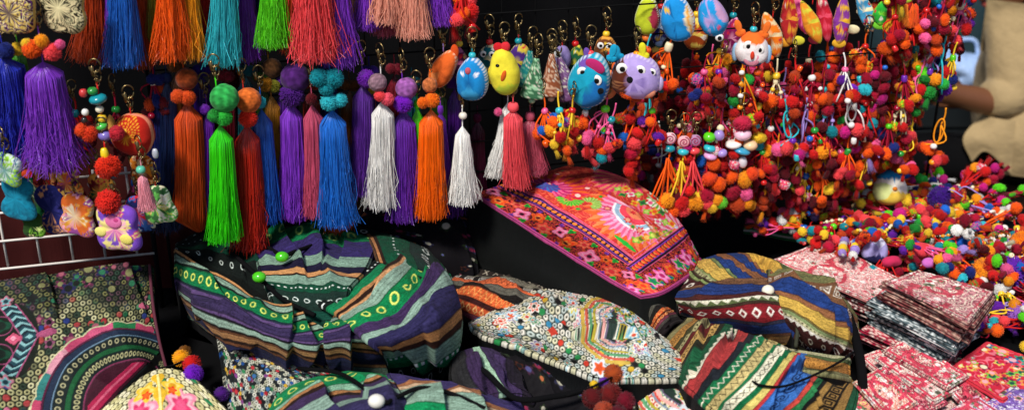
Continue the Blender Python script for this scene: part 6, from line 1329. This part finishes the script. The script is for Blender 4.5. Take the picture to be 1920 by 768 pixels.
for w, e in ((9, eN), (12, eF)):                       # palm and five fingers
    W = J[w][0]; d = (W - e) / np.linalg.norm(W - e); side = np.array([0, -1., 0]) if w == 9 else np.array([0, 1., 0]); upv = np.cross(d, side)
    J.append((W + d * .05, (.036, .018))); E.append((w, len(J) - 1)); pi = len(J) - 1
    for k, (s_, ln) in enumerate(((-.027, .060), (-.009, .072), (.009, .068), (.027, .052))):
        b = W + d * .078 + np.array([0, 0, 1.]) * s_; J.append((b, .009)); E.append((pi, len(J) - 1)); J.append((b + d * ln * .5 + side * .008, .0085)); E.append((len(J) - 2, len(J) - 1)); J.append((b + d * ln * .8 + side * .028, .007)); E.append((len(J) - 2, len(J) - 1))
    b = W + d * .035 + np.array([0, 0, .036]); J.append((b, .010)); E.append((pi, len(J) - 1)); J.append((b + d * .035 + np.array([0, 0, .02]), .009)); E.append((len(J) - 2, len(J) - 1))
obj('body', skin_body('body', J, E), 'skin', per)
# face
for s in (-1, 1):
    e = obj('eye', BALL, 'eye', per, hd + [-.0655, s * .030, .006], scale=(.0095, .0125, .0075), color='F0ECE6'); obj('pupil', BALL, 'eye', e, (-.62, 0, 0), scale=(.45, .5, .7), color='1A100A')
    obj('eyebrow', BALL, 'hair', per, hd + [-.071, s * .031, .026], (s * .15, 0, 0), (.004, .016, .0035))
    obj('ear', BALL, 'skin', per, hd + [.012, s * .080, -.004], (0, .2, 0), (.018, .008, .030))
obj('nose', BALL, 'skin', per, hd + [-.078, 0, -.022], (0, .25, 0), (.013, .013, .022)); obj('mouth', BALL, 'felt_plain', per, hd + [-.068, 0, -.052], (0, 0, 0), (.010, .026, .007), color='8A3A34')
V, f = ico(4); Vh = V * [.110, .100, .118]; keep = (V[:, 0] > -.30 - .0 * V[:, 2]) | (V[:, 2] > .52); keep &= V[:, 2] > -.75; fm = keep[f].all(1); Vh = Vh * (1 + .02 * np.sin(V @ [20, 31, 3]))[:, None]
obj('hair', mesh_np('hair', Vh + hd + [.018, 0, .028], f[fm]), 'hair', per)
# clothing
sJ = [(L(1940, 300, 3.10), (.14, .14)), (L(1926, 210, 3.14), (.15, .185)), (L(1926, 110, 3.12), (.135, .18)), (L(1924, 52, 3.10), .072), (sN + [0, .01, .01], .080), (eN + [.005, 0, .01], .076), (eN + (wN - eN) * .46, .060), (sF + [0, -.01, .01], .08), (eF, .075), (eF + (wF - eF) * .35, .056)]
so = obj('shirt', skin_body('shirt', sJ, [(0, 1), (1, 2), (2, 3), (2, 4), (4, 5), (5, 6), (2, 7), (7, 8), (8, 9)]), 'shirt', per, color='A8916A')
fl = [[L(1842, 214, 2.93), L(1870, 222, 2.88), L(1905, 226, 2.86)], [L(1806, 258, 2.89), L(1846, 262, 2.86), L(1900, 276, 2.85)], [L(1822, 303, 2.88), L(1850, 284, 2.86), L(1896, 326, 2.85)]]
obj('shirt_hem', patch([[tuple(p) for p in r] for r in fl], wr=.004, hmode=False, close=False, res=.006), 'shirt', per, color='A8916A')
obj('shirt_hem', patch([[tuple(L(a, b, c)) for a, b, c in r] for r in (((1886, 212, 2.90), (1930, 208, 2.88), (1990, 212, 2.9)), ((1884, 262, 2.86), (1930, 268, 2.85), (1990, 270, 2.88)), ((1880, 326, 2.87), (1930, 332, 2.86), (1990, 335, 2.88)))], wr=.006, wrs=9, hmode=False, close=False, res=.006), 'shirt', per, color='A8916A')
obj('undershirt', patch([[tuple(L(1852, 262, 2.90)), tuple(L(1880, 262, 2.89)), tuple(L(1900, 270, 2.89))], [tuple(L(1862, 284, 2.89)), tuple(L(1884, 300, 2.885)), tuple(L(1905, 312, 2.885))]], wr=.002, hmode=False, close=False, res=.006), 'felt_plain', per, color='D8D8DC')
tJ = [(pel, (.08, .09)), (hN, .060), (kN + [0, 0, .03], .072), (aN + [0, 0, .03], .062), (hF, .06), (kF + [0, 0, .03], .072), (aF + [0, 0, .03], .062)]
obj('trousers', skin_body('trousers', tJ, [(0, 1), (1, 2), (2, 3), (0, 4), (4, 5), (5, 6)]), 'black', per)
st = thing('stool', 'low wooden stool under the seated person', 'stool', tuple(PY(1912, 380, 3.12) * [1, 1, 0]))
zt = float(pel[2] + pr[2] - .075); V, f = boxm(-.16, .16, -.15, .15, zt - .03, zt); obj('seat', mesh_np('seat', V, f, None, False), bpy.data.materials['table_wood'], st)
for a in (-.13, .13):
    for b in (-.12, .12): V, f = boxm(a - .018, a + .018, b - .018, b + .018, 0, zt - .031); obj('leg', mesh_np('leg', V, f, None, False), bpy.data.materials['table_wood'], st)
# dark teal tarp hung behind, with a post; shrub
M['tarp'] = new_mat('tarp', .5, False, .3, base=s2l('263B42'), bump=('noise', 12, .5, .02), var=(4, .3))
X, Z = np.meshgrid(np.linspace(.2, 1.62, 90), np.linspace(0, 1.7, 30)); Yt = 4.05 + .03 * np.sin(X * 26 + vnoise(X * 3, Z * 2, 2) * 3)
V = np.stack([X, Yt, Z], -1).reshape(-1, 3); f = gridfaces(30, 90)
tag(obj('tarpaulin', mesh_np('tarp', np.concatenate([V, V + [0, .004, 0]]), np.concatenate([f, f[:, ::-1] + len(V)])), 'tarp'), 'dark teal tarpaulin hanging behind the seated person', 'tarp')
V, f = tube([(1.62, 3.98, 0), (1.60, 3.98, 1.9)], .022, 10, 5); tag(obj('tent_pole', mesh_np('pole', V, f), 'wire', color='5A6468'), 'grey metal pole beside the dark teal tarpaulin', 'pole')
gg = np.random.default_rng(3); n = 5200; c = gg.normal(size=(n, 3)) * [.42, .22, .36] + [2.35, 4.5, .62]; c = c[c[:, 2] > .02]; n = len(c)
a = gg.normal(size=(n, 3)); a /= np.linalg.norm(a, axis=1, keepdims=True); b = np.cross(a, gg.normal(size=(n, 3))); b /= np.linalg.norm(b, axis=1, keepdims=True)
l = gg.uniform(.025, .05, (n, 1)); V = np.stack([c - a * l, c + b * l * .4, c + a * l, c - b * l * .4], 1).reshape(-1, 3)
sh = thing('shrub', 'dark green leafy shrub behind the seated person', 'shrub', (2.35, 4.5, 0))
obj('foliage', mesh_np('leaves', V - np.array([2.35, 4.5, 0]), np.arange(n * 4).reshape(n, 4), C('2A4A22') * gg.uniform(.5, 1.3, (n * 4, 1)) * np.ones(3)), 'felt', sh)
mb = MB()
for k in range(6): V, f = tube([(0, 0, 0), (.1 * math.cos(k), .06 * math.sin(k), .3), (.3 * math.cos(k), .15 * math.sin(k), .75)], np.linspace(.014, .004, 8), 6, 8); mb.add(V, f)
obj('stems', mb.mesh('stems'), bpy.data.materials['table_wood'], sh)
# plastic crate with a pale blue bag
cr_ = thing('plastic_bag', 'pale blue plastic bag lying beyond the reaching arm', 'bag', tuple(PY(1800, 132, 3.6)))
V, f = ico(4); N_ = vnoise(V[:, 0] * 3 + 5, V[:, 1] * 3 + V[:, 2] * 2 + 5, 8)
obj('bag_body', mesh_np('pb', V * [.115, .09, .060] * (.75 + .5 * N_)[:, None], f), new_mat('plastic_film', .18, False, .6, base=s2l('A8C4F0'), bump=('noise', 22, .8, .02)), cr_, (0, 0, .0), (0, .18, 0))
V, f = tube([(-.05, 0, .04), (-.03, 0, .09), (.03, 0, .095), (.05, 0, .04)], .007, 6, 16); obj('handle', mesh_np('h', V, f), bpy.data.materials['plastic_film'], cr_)
bz = float(PY(1800, 132, 3.6)[2]) - .05; bx = thing('storage_crate', 'dark crate holding the pale blue plastic bag', 'crate', (float(PY(1800, 132, 3.6)[0]), 3.6, 0))
mb = MB()
for k in range(5): z = .02 + k * (bz - .02) / 5; V, f = boxm(-.2, .2, -.16, .16, z, z + (bz - .02) / 5 - .012); mb.add(V, f)
obj('slats', mb.mesh('slats', False), 'wire', bx, color='1C2226'); V, f = boxm(-.185, .185, -.145, .145, .004, bz - .004); obj('liner', mesh_np('liner', V, f, None, False), 'wire', bx, color='0E1114')
# ================================================================== light, world, camera
w = bpy.data.worlds.new('World'); sc.world = w; w.use_nodes = True; nt = w.node_tree
sky = nt.nodes.new('ShaderNodeTexSky'); sky.sky_type = 'NISHITA'; sky.sun_disc = False
EL, AZ = math.radians(52), math.radians(205)           # azimuth from +Y clockwise
sky.sun_elevation = EL; sky.sun_rotation = AZ
bg = nt.nodes['Background']; bg.inputs['Strength'].default_value = .075; nt.links.new(sky.outputs[0], bg.inputs['Color'])
ld = bpy.data.lights.new('sun', 'SUN'); ld.energy = 3.3; ld.angle = math.radians(11); ld.color = (1, .95, .87); lo = bpy.data.objects.new('sun', ld); COL.objects.link(lo)
from mathutils import Vector
d = Vector((math.sin(AZ) * math.cos(EL), math.cos(AZ) * math.cos(EL), math.sin(EL))); lo.rotation_euler = d.to_track_quat('Z', 'Y').to_euler(); lo.location = d * 10
cd = bpy.data.cameras.new('camera'); co = bpy.data.objects.new('camera', cd); COL.objects.link(co); co.location = CAM; co.rotation_euler = (math.pi / 2 - PITCH, 0, 0)
cd.lens = LENS; cd.sensor_width = 36; cd.clip_start = .05; cd.clip_end = 500; cd.dof.use_dof = True; cd.dof.focus_distance = 1.72; cd.dof.aperture_fstop = 4.0
sc.camera = co
vs = sc.view_settings; vs.view_transform = 'Standard'; vs.look = 'None'; vs.exposure = .3; vs.gamma = 1; vs.use_curve_mapping = False
sc.cycles.max_bounces = 5; sc.cycles.diffuse_bounces = 3; sc.cycles.glossy_bounces = 2; sc.cycles.use_denoising = True
